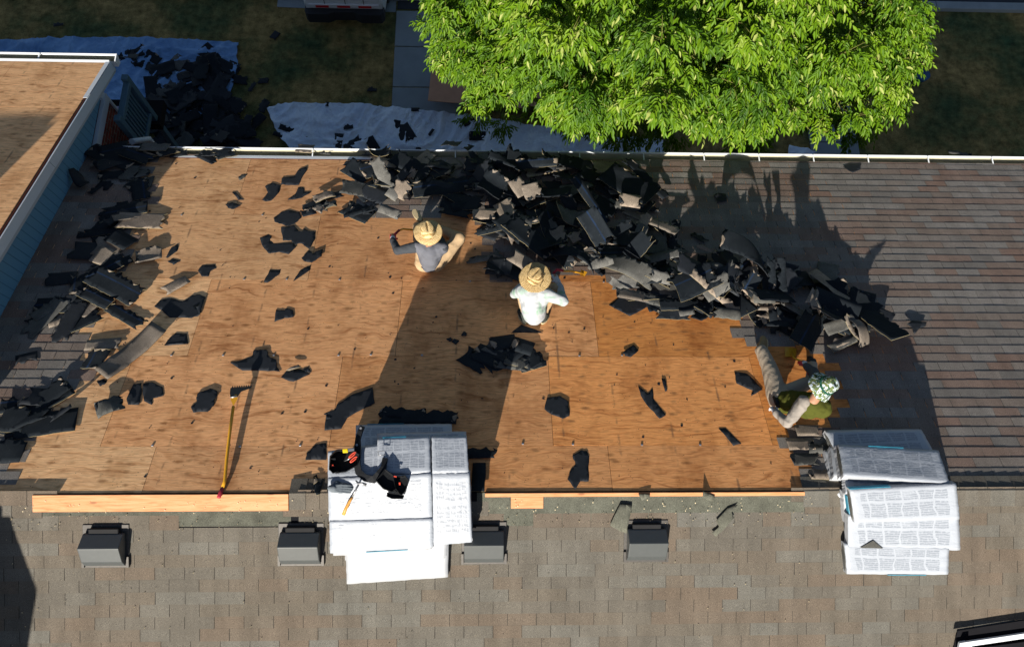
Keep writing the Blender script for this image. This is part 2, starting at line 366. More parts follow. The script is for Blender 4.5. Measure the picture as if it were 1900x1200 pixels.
M['leaf'] = mk_leaf(); M['bark'] = simple('grey_brown_bark', (.12,.09,.06), .95, .1, .4, 12); M['twig'] = simple('yellow_green_twig', (.12,.12,.03), .8, .2, .2, 12)
M['vanwhite'] = simple('white_van_paint', (.62,.66,.68), .3, .5, .04, 3); M['vanblack'] = simple('black_bumper_plastic', (.022,.024,.028), .6, .3, .2, 9)
M['reflred'] = simple('red_reflector', (.5,.012,.02), .3, .5, .1, 9); M['glass'] = simple('dark_glass', (.02,.025,.03), .1, .6, .1, 5)
M['rubber'] = simple('black_rubber', (.015,.015,.016), .8, .2, .2, 20); M['blueplastic'] = simple('blue_plastic', (.02,.09,.22), .4, .4, .1, 9)
M['soffit'] = simple('pale_soffit', (.4,.45,.5), .7, .2, .05, 9)

# ------------------------------------------------------------------ ground, paths, street
def plate(name, pts, z0, z1, mat, label=None, cat=None, kind=None, parent=None):
    bm = bmesh.new(); hexa(bm, [(x, y, z0) for x, y in pts], [(x, y, z1) for x, y in pts]); bmesh.ops.recalc_face_normals(bm, faces=bm.faces)
    return tag(bmobj(name, bm, mat, parent), label, cat, None, kind)
raw('ground', [(-90,-70,0),(90,-70,0),(90,90,0),(-90,90,0)], [(0,1,2,3)], M['grass'])['kind'] = 'structure'
YP = [6.2, 7.55, 8.95, 10.35, 11.75, 13.1]
yj = [Z(760, 163)[1], Z(760, 88)[1]]; st = yj[1]-yj[0]
vs, fs = [], []
bm = bmesh.new(); y = yj[0]-3*st
while y < 13.0:
    y1 = min(y+st, 13.05); box(bm, -2.33, -.62, y+.012, y1-.012, -.05, .03); y += st
bevel(bm, .012, 1); tag(bmobj('path', bm, M['concrete']), kind='structure')
bm = bmesh.new(); xa = Z(1503, 272)[0]; xb = Z(1592, 272)[0]
for k in range(3): box(bm, xa, xb, 6.6+k*1.35, 6.6+(k+1)*1.35-.015, -.05, .03)
bevel(bm, .01, 1); tag(bmobj('path', bm, M['concrete']), kind='structure')
bm = bmesh.new(); box(bm, -60, 60, 13.62, 24, -.1, .008); tag(bmobj('road', bm, M['asphalt']), kind='structure')
bm = bmesh.new()
for k in range(-8, 12):
    box(bm, k*3+.006, k*3+2.994, 13.36, 13.6, -.1, .12)
bevel(bm, .02, 2); tag(bmobj('kerb', bm, M['concrete']), kind='structure')
plate('driveway', [(-5.4,13.1),(-2.35,13.0),(-2.35,13.36),(-5.4,13.36)], -.05, .012, M['concrete'], kind='structure')
plate('driveway', [(-2.3,13.1),(-.6,13.1),(-.6,13.36),(-2.3,13.36)], -.05, .02, M['asphalt'], kind='structure')

# ------------------------------------------------------------------ the lower house
house = empty('house', (4, 0, 0), 'long two storey house with gabled shingle roof half stripped to plywood', 'house')
XW = -5.9; XE = 14.; SE = 5.50
# hidden carcass: walls
yw = 4.75
bm = bmesh.new(); box(bm, XW, XE-.3, -yw, yw, 0, 5.9); bmobj('wall', bm, M['brick'], house)
bm = bmesh.new(); hexa(bm, [(XE-.35, -yw, 5.9), (XE-.35, yw, 5.9), (XE-.35, 0, 7.8)], [(XE-.3, -yw, 5.9), (XE-.3, yw, 5.9), (XE-.3, 0, 7.8)]); bmobj('gable', bm, M['whiteboard'], house)
bm = bmesh.new(); box(bm, XW, XE, 0.0, SE, -.03, -.002); bmobj('roof_underlay', bm, M['black_gap_shade'], house, MF)
bm = bmesh.new(); box(bm, XW, XE, -SE, -.0, -.03, -.002); bmobj('roof_underlay', bm, M['black_gap_shade'], house, MB)
bm = bmesh.new(); box(bm, XW, XE, 0, .02, -.2, -.035)
# plywood deck sheets
S0 = .557
verts, faces, tone, mi = [], [], [], []
def addbox(x0, x1, y0, y1, z0, z1, t):
    b = len(verts); verts.extend([(x0,y0,z0),(x1,y0,z0),(x1,y1,z0),(x0,y1,z0),(x0,y0,z1),(x1,y0,z1),(x1,y1,z1),(x0,y1,z1)])
    for f in ((4,5,6,7),(0,1,5,4),(1,2,6,5),(2,3,7,6),(3,0,4,7)): faces.append([b+i for i in f]); tone.append(t)
rows = [(.012, S0, -3.531), (S0, S0+1.22, -4.128), (S0+1.22, S0+2.44, -3.51), (S0+2.44, S0+3.66, -2.288), (S0+3.66, 5.45, -3.494)]
rnd = random.Random(3)
for a, b, xj in rows:
    x = xj-2.44*2
    while x < 5.2:
        x0, x1 = max(x, XW), min(x+2.44, 5.2)
        if x1 > x0+.05:
            t = min(1, max(0, (x0+1.2+5.6)/9.2+rnd.uniform(-.16, .16)))
            if x0 < -4.2 and a < 2: t = 0.052
            addbox(x0+.0022, x1-.0022, a+.002, b-.002, 0, .003+rnd.uniform(0, .002), t)
        x += 2.44
deck = raw('plywood_deck', verts, faces, M['ply'], house, MF, attr=tone)
# shingle courses
DECK = [(22,925),(30,915),(42,858),(62,812),(100,778),(103,747),(108,730),(143,725),(161,707),(174,686),(147,668),(165,655),(169,639),(169,617),(167,593),(152,582),(158,560),(185,545),
        (205,505),(237,498),(227,482),(247,477),(250,458),(253,450),(243,445),(250,430),(247,424),(268,419),(257,396),(266,380),(282,371),(289,340),(276,323),(282,305),(288,290),
        (700,290),(706,330),(690,352),(650,400),(760,410),(830,405),(868,372),(905,440),(900,470),(930,520),(1000,500),(1090,505),(1180,545),(1240,582),(1365,583),(1372,640),
        (1420,640),(1520,652),(1548,700),(1552,780),(1470,796),(1458,815),(1480,862),(1492,895),(1492,925)]
DK = [tuple(fl(*p)[:2]) for p in DECK]
DK[0] = (DK[0][0], -.3); DK[-1] = (DK[-1][0], -.3)
def inside(x, y, poly):
    c = False; j = len(poly)-1
    for i in range(len(poly)):
        xi, yi = poly[i]; xj, yj = poly[j]
        if (yi > y) != (yj > y) and x < (xj-xi)*(y-yi)/(yj-yi)+xi: c = not c
        j = i
    return c
def courses(name, x0, x1, smax, exp_, sgn, skip, Mx, mat, seed, smin=0.):
    r = random.Random(seed); V, FC, T = [], [], []
    def add(c, fs, ts):
        b = len(V); V.extend([(x, sgn*y, z) for x, y, z in c])
        for f, t in zip(fs, ts): FC.append([b+i for i in (f if sgn > 0 else f[::-1])]); T.append(t)
    n = int(math.ceil((smax-smin)/exp_)); runx = {}
    for k in range(n):
        a = smin+k*exp_; b = min(a+exp_, smax+.02)
        off = (k % 2)*.1525 + r.uniform(-.006, .006)+(k//6 % 3)*.05
        x = x0-.305+off; wave = r.uniform(0, 9)
        t = r.random()
        while x < x1:
            xa, xb = max(x, x0), min(x+.305, x1)
            cx = (xa+xb)/2
            if r.random() < .62: t = r.random()
            tt = .14+.86*(.5+(t-.5)*.8)
            if xb-xa > .03 and not skip(cx, (a+b)/2):
                h0, h1 = .004, .0095+r.uniform(-.001, .0015); g = .0032; wv = .0022*math.sin(cx*2.3+wave)
                jl, jr = r.uniform(-.002, .002), r.uniform(-.002, .002)
                add([(xa+g,a-.02,h0),(xb-g,a-.02,h0),(xb-g+jr,b+wv,h1),(xa+g+jl,b+wv,h1),(xb-g+jr,b+wv,h1-.0065),(xa+g+jl,b+wv,h1-.0065)],
                    [(0,1,2,3),(3,2,4,5),(0,3,5),(1,4,2)], [tt, tt*.5, tt*.4, tt*.4])
                add([(xa,a-.01,.0025),(xb,a-.01,.0025),(xb,b+.001,.0055),(xa,b+.001,.0055)], [(0,1,2,3)], [.03])
            x += .305
    return raw(name, V, FC, mat, house, Mx, attr=T)
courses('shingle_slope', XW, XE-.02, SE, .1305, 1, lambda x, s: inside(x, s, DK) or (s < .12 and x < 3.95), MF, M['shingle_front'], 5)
bandR = (bl(885, 955)[0], bl(1492, 955)[0])
def skipb(x, s):
    if s < .105: return x < bandR[1]
    if s < .31:  return bl(80, 960)[0] < x < bl(535, 960)[0]
    if s < .235: return bandR[0] < x < bandR[1]
    if s < .36: return bl(948, 960)[0] < x < bl(1005, 960)[0]
    return False
def skipb2(x, s):
    if bl(80, 960)[0] < x < bl(320, 960)[0] and s < .22: return True
    if bl(320, 960)[0] < x < bl(532, 960)[0] and s < .31: return True
    if bl(612, 960)[0] < x < bl(880, 960)[0] and s < .1: return True
    if bandR[0] < x < bandR[1] and s < .23: return True
    if bl(950, 960)[0] < x < bl(1005, 960)[0] and s < .36: return True
    return False
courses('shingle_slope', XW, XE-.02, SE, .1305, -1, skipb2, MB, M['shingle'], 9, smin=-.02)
# exposed starter strip and boards along the ridge
for a_, b_, c_ in ((bl(70, 960)[0], bl(540, 960)[0], -.34), (bandR[0], bandR[1], -.38)):
    bm = bmesh.new(); box(bm, a_, b_, c_, -.0, -.001, .004); bmobj('starter_strip', bm, M['band'], house, MB)
bm = bmesh.new(); box(bm, bl(62, 930)[0], bl(536, 930)[0], -.175, -.0, .002, .02); bevel(bm, .003, 1); bmobj('ridge_board', bm, M['board'], house, MB)
bm = bmesh.new(); box(bm, bl(900, 915)[0], bl(1492, 915)[0], -.04, -.0, .002, .022); bevel(bm, .003, 1); bmobj('ridge_board', bm, M['board'], house, MB)
bm = bmesh.new(); box(bm, bl(948, 930)[0], bl(1008, 930)[0], -.165, -.042, .004, .014); bevel(bm, .003, 1); bmobj('ridge_board', bm, M['board'], house, MB)
# ridge cap shingles
V, FC, T = [], [], []
def cap(x, wd=.30, t=.5, dep=.165, e=.0):
    h0, h1 = .012, .02; b = len(V)
    pr = []
    for xx, h in ((x, h0), (x+wd, h1)):
        for k in range(7):
            a = -1+k/3; d = dep*abs(a)
            if a < 0: q = MF @ Vector((xx, d, h))
            else: q = MB @ Vector((xx, -d, h))
            if abs(a) < .01: q = Vector((xx, 0, 8+h+.004))
            pr.append(q)
    V.extend(pr)
    for k in range(6): FC.append((b+k, b+k+1, b+8+k, b+7+k)); T.append(t)
    b2 = len(V); V.extend([q-Vector((0,0,.006)) for q in pr[7:]])
    for k in range(6): FC.append((b+7+k, b+8+k, b2+k+1, b2+k)); T.append(.2)
rc = random.Random(5)
x = bl(1490, 925)[0]
while x < XE-.2: cap(x, .27, .12+.6*rc.random()); x += .135
raw('ridge_cap', V, FC, M['shingle'], house, attr=T)
V, FC, T = [], [], []
x = bl(537, 925)[0]
for k in range(3): cap(x, .17, .3+.5*rc.random()); x += .142
raw('ridge_cap', V, FC, M['shingle'], house, attr=T)
# eaves: gutter, drip edge
def gutter(x0, x1, y, z, parent, ends=True):
    """y,z = back top edge of the trough"""
    prof = [(0, 0), (0, -.11), (.09, -.125), (.125, -.03), (.125, .0), (.14, .002), (.14, -.008), (.132, -.012), (.132, -.035), (.095, -.133), (-.003, -.118), (-.003, 0)]
    bm = bmesh.new(); va = [bm.verts.new((x0, y+a, z+b)) for a, b in prof]; vb = [bm.verts.new((x1, y+a, z+b)) for a, b in prof]
    n = len(prof)
    for i in range(n):
        f = bm.faces.new((va[i], va[(i+1) % n], vb[(i+1) % n], vb[i])); f.material_index = 1 if i in (0, 1, 2) else 0
    bmesh.ops.recalc_face_normals(bm, faces=bm.faces)
    return bmobj('gutter', bm, [M['white'], M['gutter_in']], parent)
ge = F(900, 293, -.0); gy = 5.50*cp+.012; gz = 8-5.50*sp-.005
g1 = gutter(XW+.12, XE, gy, gz, house)
for px in (580, 845, 950, 1075, 1193, 1304, 1405, 1505, 1605, 1715, 1832, 430, 712):
    x = F(px, 289, 0)[0]; bm = bmesh.new(); box(bm, x-.008, x+.008, gy, gy+.128, gz+.001, gz+.009); bmobj('gutter_hanger', bm, M['white'], g1)
bm = bmesh.new(); box(bm, fl(322,294)[0], fl(700,297)[0], SE-.05, SE+.012, -.0, .0065); bmobj('drip_edge', bm, M['white'], house, MF)
bm = bmesh.new(); box(bm, fl(322,294)[0], fl(705,297)[0], SE-.068, SE-.05, .0, .0052); bmobj('drip_edge', bm, M['rust'], house, MF)
bm = bmesh.new(); box(bm, XW, XE, gy-.04, gy-.006, gz-.2, gz-.03); bmobj('fascia', bm, M['whiteboard'], house)
gb = bmesh.new(); box(gb, XW, XE, -gy+.006, -gy+.04, gz-.2, gz-.03); bmobj('fascia', gb, M['whiteboard'], house)
for a_, b_ in ((yw, gy-.04), (-gy+.04, -yw)):
    bm = bmesh.new(); box(bm, XW, XE, a_, b_, gz-.2, gz-.17); bmobj('soffit', bm, M['soffit'], house)
# metal clips in the sheet joints
for px, py in ((283,826),(318,659),(414,659),(508,659),(445,828),(557,826),(242,399),(337,399),(487,399),(453,518),(532,518),(630,519),(688,658),(783,659),(872,522),(1075,660),(1154,659),(970,823),(1063,824),(1191,825),(1120,523),(1299,825),(628,659)):
    q = fl(px, py, .005); bm = bmesh.new(); box(bm, q[0]-.013, q[0]+.013, q[1]-.012, q[1]+.012, .0045, .012); bevel(bm, .003, 1); bmobj('panel_clip', bm, M['steel'], house, MF)
# roof vents
def vent(px, py, idx):
    q = bl(px, py); x, y = q[0], q[1]
    wd = .205
    bm = bmesh.new(); box(bm, x-.235, x+.235, y-.03, y+.42, .012, .020); bevel(bm, .004, 1)
    fl_ = bmobj('roof_vent', bm, M['darksteel'], house, MB)
    fl_['label'] = ['black box vent nearest the left edge of the back slope','black box vent just left of the middle bundle stack','black box vent just right of the middle bundle stack','black box vent beside the torn scrap on the back slope'][idx]
    bm = bmesh.new(); prof = [(-.0, .03), (.0, .05), (.06, .115), (.225, .19), (.34, .075), (.34, .03)]
    lo = [(x-wd, y+a, h) for a, h in prof]; hi = [(x+wd, y+a, h) for a, h in prof]
    hexa(bm, lo, hi); bmesh.ops.recalc_face_normals(bm, faces=bm.faces); bevel(bm, .01, 3); bmobj('vent_hood', bm, M['hood'], fl_, MB, smooth=False)
    bm = bmesh.new(); box(bm, x-.15, x+.15, y+.33, y+.39, .02, .07); bevel(bm, .006, 1); bmobj('vent_lip', bm, M['rubber'], fl_, MB)
    for s in (-1, 1):
        bm = bmesh.new(); box(bm, x+s*.225-.012, x+s*.225+.012, y-.02, y+.09, .02, .045); bmobj('vent_bracket', bm, M['darksteel'], fl_, MB)
for i, (px, py) in enumerate(((199,1046),(560,1043),(898,1040),(1197,1036))): vent(px, py, i)
# small white framed dormer roof poking in at the lower right
bm = prism([B(1768,1204,.018),B(1776,1169,.018),B(1905,1149,.018),B(1960,1150,.018),B(1960,1300,.018),B(1768,1300,.018)], NB*.006); dm = bmobj('dormer', bm, M['black_gap_shade'], house)  # black sheet painting the shadow between cut shingles and trim
bm = prism([B(1778,1190,.16),B(1960,1163,.16),B(1960,1172,.16),B(1776,1199,.16)], NB*.03); bmobj('dormer_trim', bm, M['white'], dm)
bm = prism([B(1778,1205,.12),B(1960,1180,.12),B(1960,1300,.12),B(1778,1300,.12)], NB*.02); bmobj('dormer_roof', bm, M['black_gap_shade'], dm)
bm = prism([B(1779,1189,.03),B(1779,1300,.03),B(1790,1300,.03),B(1790,1187,.03)], NB*.12); bmobj('dormer_cheek', bm, M['whiteboard'], dm)

# ------------------------------------------------------------------ the taller house on the left
tall = empty('house', (-9, 0, 0), 'taller blue sided house at the left with bare plywood roof and white rake boards', 'house')
XR = -5.72; UT = .415; UZ = 8.975
def U(y, dz=0): return UZ-UT*y+dz
YE = 6.62; YR = 1.35
UP = math.atan(UT); MU = Matrix.Translation((0, 0, UZ)) @ Matrix.Rotation(-UP, 4, 'X'); cu = math.cos(UP)
verts, faces, tone = [], [], []
s1 = YE/cu
k = 0; a = s1-.03
while a > YR/cu:
    b = a; a = max(b-1.22, YR/cu); x = XR-.04-2.44*(1 if k % 2 else .55)
    xs_ = [XR-.045]
    while xs_[-1] > -13: xs_.append(x); x -= 2.44
    for i in range(len(xs_)-1): addbox(xs_[i+1]+.002, xs_[i]-.002, a+.002, b-.002, 0, .012+rnd.uniform(0, .001), .166+.004*rnd.random())
    k += 1
raw('plywood_deck', verts, faces, M['ply'], tall, MU, attr=tone)
bm = bmesh.new(); hexa(bm, [(-22, YR, U(YR,-.02)), (XR-.01, YR, U(YR,-.02)), (XR-.01, YE, U(YE,-.02)), (-22, YE, U(YE,-.02))], [(-22, YR, U(YR,-.002)), (XR-.01, YR, U(YR,-.002)), (XR-.01, YE, U(YE,-.002)), (-22, YE, U(YE,-.002))]); bmobj('roof_board', bm, M['rust'], tall)
bm = bmesh.new(); hexa(bm, [(-22, YR, U(YR,-.03)), (XR-.02, YR, U(YR,-.03)), (XR-.02, -2.5, 6.6), (-22, -2.5, 6.6)], [(-22, YR, U(YR,-.0)), (XR-.02, YR, U(YR,-.0)), (XR-.02, -2.5, 6.63), (-22, -2.5, 6.63)]); bmobj('rear_roof_slope', bm, M['shingle'], tall)
# rake board (two lengths), drip flashing, siding wall
def strip(y0, y1, x0, x1, d0, d1, name, mat, par=tall):
    bm = bmesh.new(); hexa(bm, [(x0,y0,U(y0,d0)),(x1,y0,U(y0,d0)),(x1,y1,U(y1,d0)),(x0,y1,U(y1,d0))], [(x0,y0,U(y0,d1)),(x1,y0,U(y0,d1)),(x1,y1,U(y1,d1)),(x0,y1,U(y1,d1))])
    return bmobj(name, bm, mat, par)
strip(YR, 4.35, XR-.02, XR+.005, -.165, -.006, 'rake_board', M['whiteboard'])
strip(4.36, YE, XR-.02, XR+.007, -.17, -.004, 'rake_board', M['whiteboard'])
strip(YR, 5.88, XR-.045, XR-.021, -.02, .004, 'rake_edge', M['rust'])
strip(5.7, YE, XR-.05, XR+.012, .014, .02, 'rake_flashing', M['white']); strip(2.0, 4.7, XR-.0, XR+.012, -.01, .0, 'rake_flashing', M['white'])
strip(YR, YE, XW-.0, XR-.02, -.24, -.168, 'rake_soffit', M['soffit'])
strip(YR, 6.24, XW-.02, XW+.03, -.36, -.24, 'frieze_board', M['whiteboard'])
bm = bmesh.new(); box(bm, -22, XR, YE-.05, YE+.01, U(YE)+.003, U(YE)+.03); bmobj('eave_flashing', bm, M['white'], tall)
tg = gutter(-22, XR+.06, YE+.02, U(YE)-.02, tall)
bm = bmesh.new(); prof = [(0,.004),(0,-.12),(.09,-.138),(.142,-.04),(.142,.004)]
hexa(bm, [(XR+.05, YE+.02+a, U(YE)-.02+b) for a, b in prof], [(XR+.068, YE+.02+a, U(YE)-.02+b) for a, b in prof]); bmesh.ops.recalc_face_normals(bm, faces=bm.faces); bmobj('gutter_end', bm, M['white'], tg)
xh = Z(70, 108, U(YE))[0]; bm = bmesh.new(); box(bm, xh-.01, xh+.01, YE+.02, YE+.15, U(YE)-.018, U(YE)-.01); bmobj('gutter_hanger', bm, M['white'], tg)
bm = bmesh.new(); box(bm, -22, XR, YE-.02, YE+.015, U(YE)-.2, U(YE)-.002); bmobj('fascia', bm, M['whiteboard'], tall)
WF = 6.24
bm = bmesh.new(); poly = [(YR, 5.2), (WF, 5.86), (WF, U(WF)-.24), (YR, U(YR)-.2)]; poly[0] = (YR, 7.0)
poly = [(YR, 7.0), (5.0, 5.98), (WF, 5.98), (WF, U(WF)-.22), (YR, U(YR)-.22)]
hexa(bm, [(XW-.1, a, b) for a, b in poly], [(XW, a, b) for a, b in poly]); bmesh.ops.recalc_face_normals(bm, faces=bm.faces); bmobj('siding', bm, M['siding'], tall)
bm = bmesh.new(); box(bm, XW-.02, XW+.035, 5.1, WF+.03, 5.79, 5.93); bmobj('belt_board', bm, M['whiteboard'], tall)
bm = bmesh.new(); box(bm, XW-.3, XW+.0, 4.7, WF, 0, 5.79); bmobj('wall', bm, M['brick'], tall)
bm = bmesh.new(); box(bm, XW-.03, XW+.03, WF, WF+.035, 3.2, 5.79); bmobj('corner_board', bm, M['whiteboard'], tall)
bm = bmesh.new(); box(bm, XW-.04, XW+.02, WF-.1, WF+.03, 5.93, U(WF)-.25); bmobj('corner_board', bm, M['whiteboard'], tall)
bm = bmesh.new(); box(bm, -21.9, XW-.3, -2.4, WF, 0, 6.0); bmobj('wall', bm, M['siding'], tall)
bm = bmesh.new(); q1 = (YR, U(YR)-.03); hexa(bm, [(-21.9, -2.4, 6.0), (-21.9, WF, 6.0), (-21.9, WF, U(WF)-.25), (-21.9, *q1), (-21.9, -2.4, 6.55)], [(XW-.11, -2.4, 6.0), (XW-.11, WF, 6.0), (XW-.11, WF, U(WF)-.25), (XW-.11, *q1), (XW-.11, -2.4, 6.55)]); bmesh.ops.recalc_face_normals(bm, faces=bm.faces); bmobj('attic_wall', bm, M['siding'], tall)
# unseen wing added for its shadow: profile shaped to darken the lower left corner
bm = bmesh.new(); pr = [(-2.3, 0), (-2.3, 9.35), (-2.75, 9.50), (-2.95, 9.44), (-3.1, 9.62), (-3.5, 9.66), (-4.66, 9.84), (-4.95, 9.25), (-5.6, 8.9), (-5.6, 0)]
hexa(bm, [(-21.9, a, b) for a, b in pr], [(XR, a, b) for a, b in pr]); bmesh.ops.recalc_face_normals(bm, faces=bm.faces); bmobj('shadow_wing', bm, M['siding'], tall)
# front porch rail below the corner
M['porch'] = simple('dark_blue_railing_paint', (.045,.1,.14), .6)
porch = empty('porch_railing', (-5.6, 7.0, 0), 'dark blue slatted porch railing beside the brick wall of the taller house', 'railing')
xp = -5.55
def PX(px, py, x=xp): return onX(px, py, x)
tA, tB, bA, bB = PX(232, 168), PX(228, 214), PX(276, 222), PX(268, 258)
ztop = (tA[2]+tB[2])/2; zbot = (bA[2]+bB[2])/2; y0 = min(tB[1], bB[1]); y1 = max(tA[1], bA[1])
bm = bmesh.new(); box(bm, xp-.05, xp+.05, y0-.1, y1+.1, ztop-.04, ztop+.04); bevel(bm, .008, 1); bmobj('top_rail', bm, M['porch'], porch)
bm = bmesh.new(); box(bm, xp-.04, xp+.04, y0-.1, y1+.1, zbot-.04, zbot+.04); bevel(bm, .008, 1); bmobj('bottom_rail', bm, M['porch'], porch)
for k in range(7):
    y = y0+(y1-y0)*k/6; bm = bmesh.new(); box(bm, xp-.015, xp+.015, y-.018, y+.018, zbot+.04, ztop-.04); bmobj('baluster', bm, M['porch'], porch)
for y in (y0-.14, y1+.14):
    bm = bmesh.new(); box(bm, xp-.05, xp+.05, y-.05, y+.05, 0, ztop+.12); bevel(bm, .008, 1); bmobj('post', bm, M['porch'], porch)
bm = bmesh.new(); box(bm, -8.2, xp+.1, 6.35, y1+.5, zbot-.35, zbot-.2); bmobj('porch_floor', bm, M['black_gap_shade'], porch)
box_ = bmesh.new(); box(box_, -6.15, -5.75, y0+.2, y0+.55, zbot-.2, zbot+.2); bevel(box_, .03, 2)
tag(bmobj('storage_box', box_, simple('lilac_plastic', (.3,.3,.55), .5)), 'lilac box standing on the porch floor behind the railing', 'box')
dn = bmesh.new(); q = Z(276, 258, 5.2); tube(dn, [(q[0], q[1], 0), (q[0], q[1], 5.2), (q[0]-.05, q[1]-.3, 5.6)], .05, 8); bmobj('downpipe', dn, M['whiteboard'], house)

# ------------------------------------------------------------------ torn shingle scraps
rs = random.Random(21)
NCOUNT = [0]
def flatdef(h0, amp, seed, lift=0, sc_=3.):
    def d(u, v):
        n = nz(u, v, sc_, seed)
        return (u, v, h0+amp*(.5+n)+lift*max(0, nz(u, v, 1.3, seed+9)))
    return d
def traced(name, pix, label, mats, h=.006, amp=.006, lift=0., frame='F', thick=.004, parent=None, cell=.07):
    seed = rs.uniform(0, 99)
    if frame == 'F': pts = [tuple(fl(*p, h)[:2]) for p in pix]; Mx = MF
    elif frame == 'B': pts = [tuple(bl(*p, h)[:2]) for p in pix]; Mx = MB
    else: pts = [tuple(Z(*p, h)[:2]) for p in pix]; Mx = None
    o = sheet(name, pts, flatdef(h, amp, seed, lift), thick, mats, cell, parent, Mx)
    return tag(o, label, 'shingle scrap' if not parent else None, 'torn scraps lying on the bare plywood' if frame == 'F' and not parent else None)
def ragged(pts, n=3, a=1.3):
    out = []
    for i in range(len(pts)):
        p, q = pts[i], pts[(i+1) % len(pts)]
        for k in range(n):
            t = k/n; j = 0 if k == 0 else a
            out.append((p[0]+(q[0]-p[0])*t+rs.uniform(-j, j), p[1]+(q[1]-p[1])*t+rs.uniform(-j, j)))
    return out
TP = [M['tar'], M['tar'], M['felt']]
c8 = lambda p: crop(340, 640, 4, p); c4 = lambda p: crop(0, 380, 2.858, p); c1 = lambda p: crop(0, 0, 2.858, p)
c5 = lambda p: crop(560, 260, 2.728, p); c85 = lambda p: crop(560, 700, 2.728, p); c6 = lambda p: crop(1160, 380, 2.568, p); c3 = lambda p: crop(1180, 0, 2.639, p)
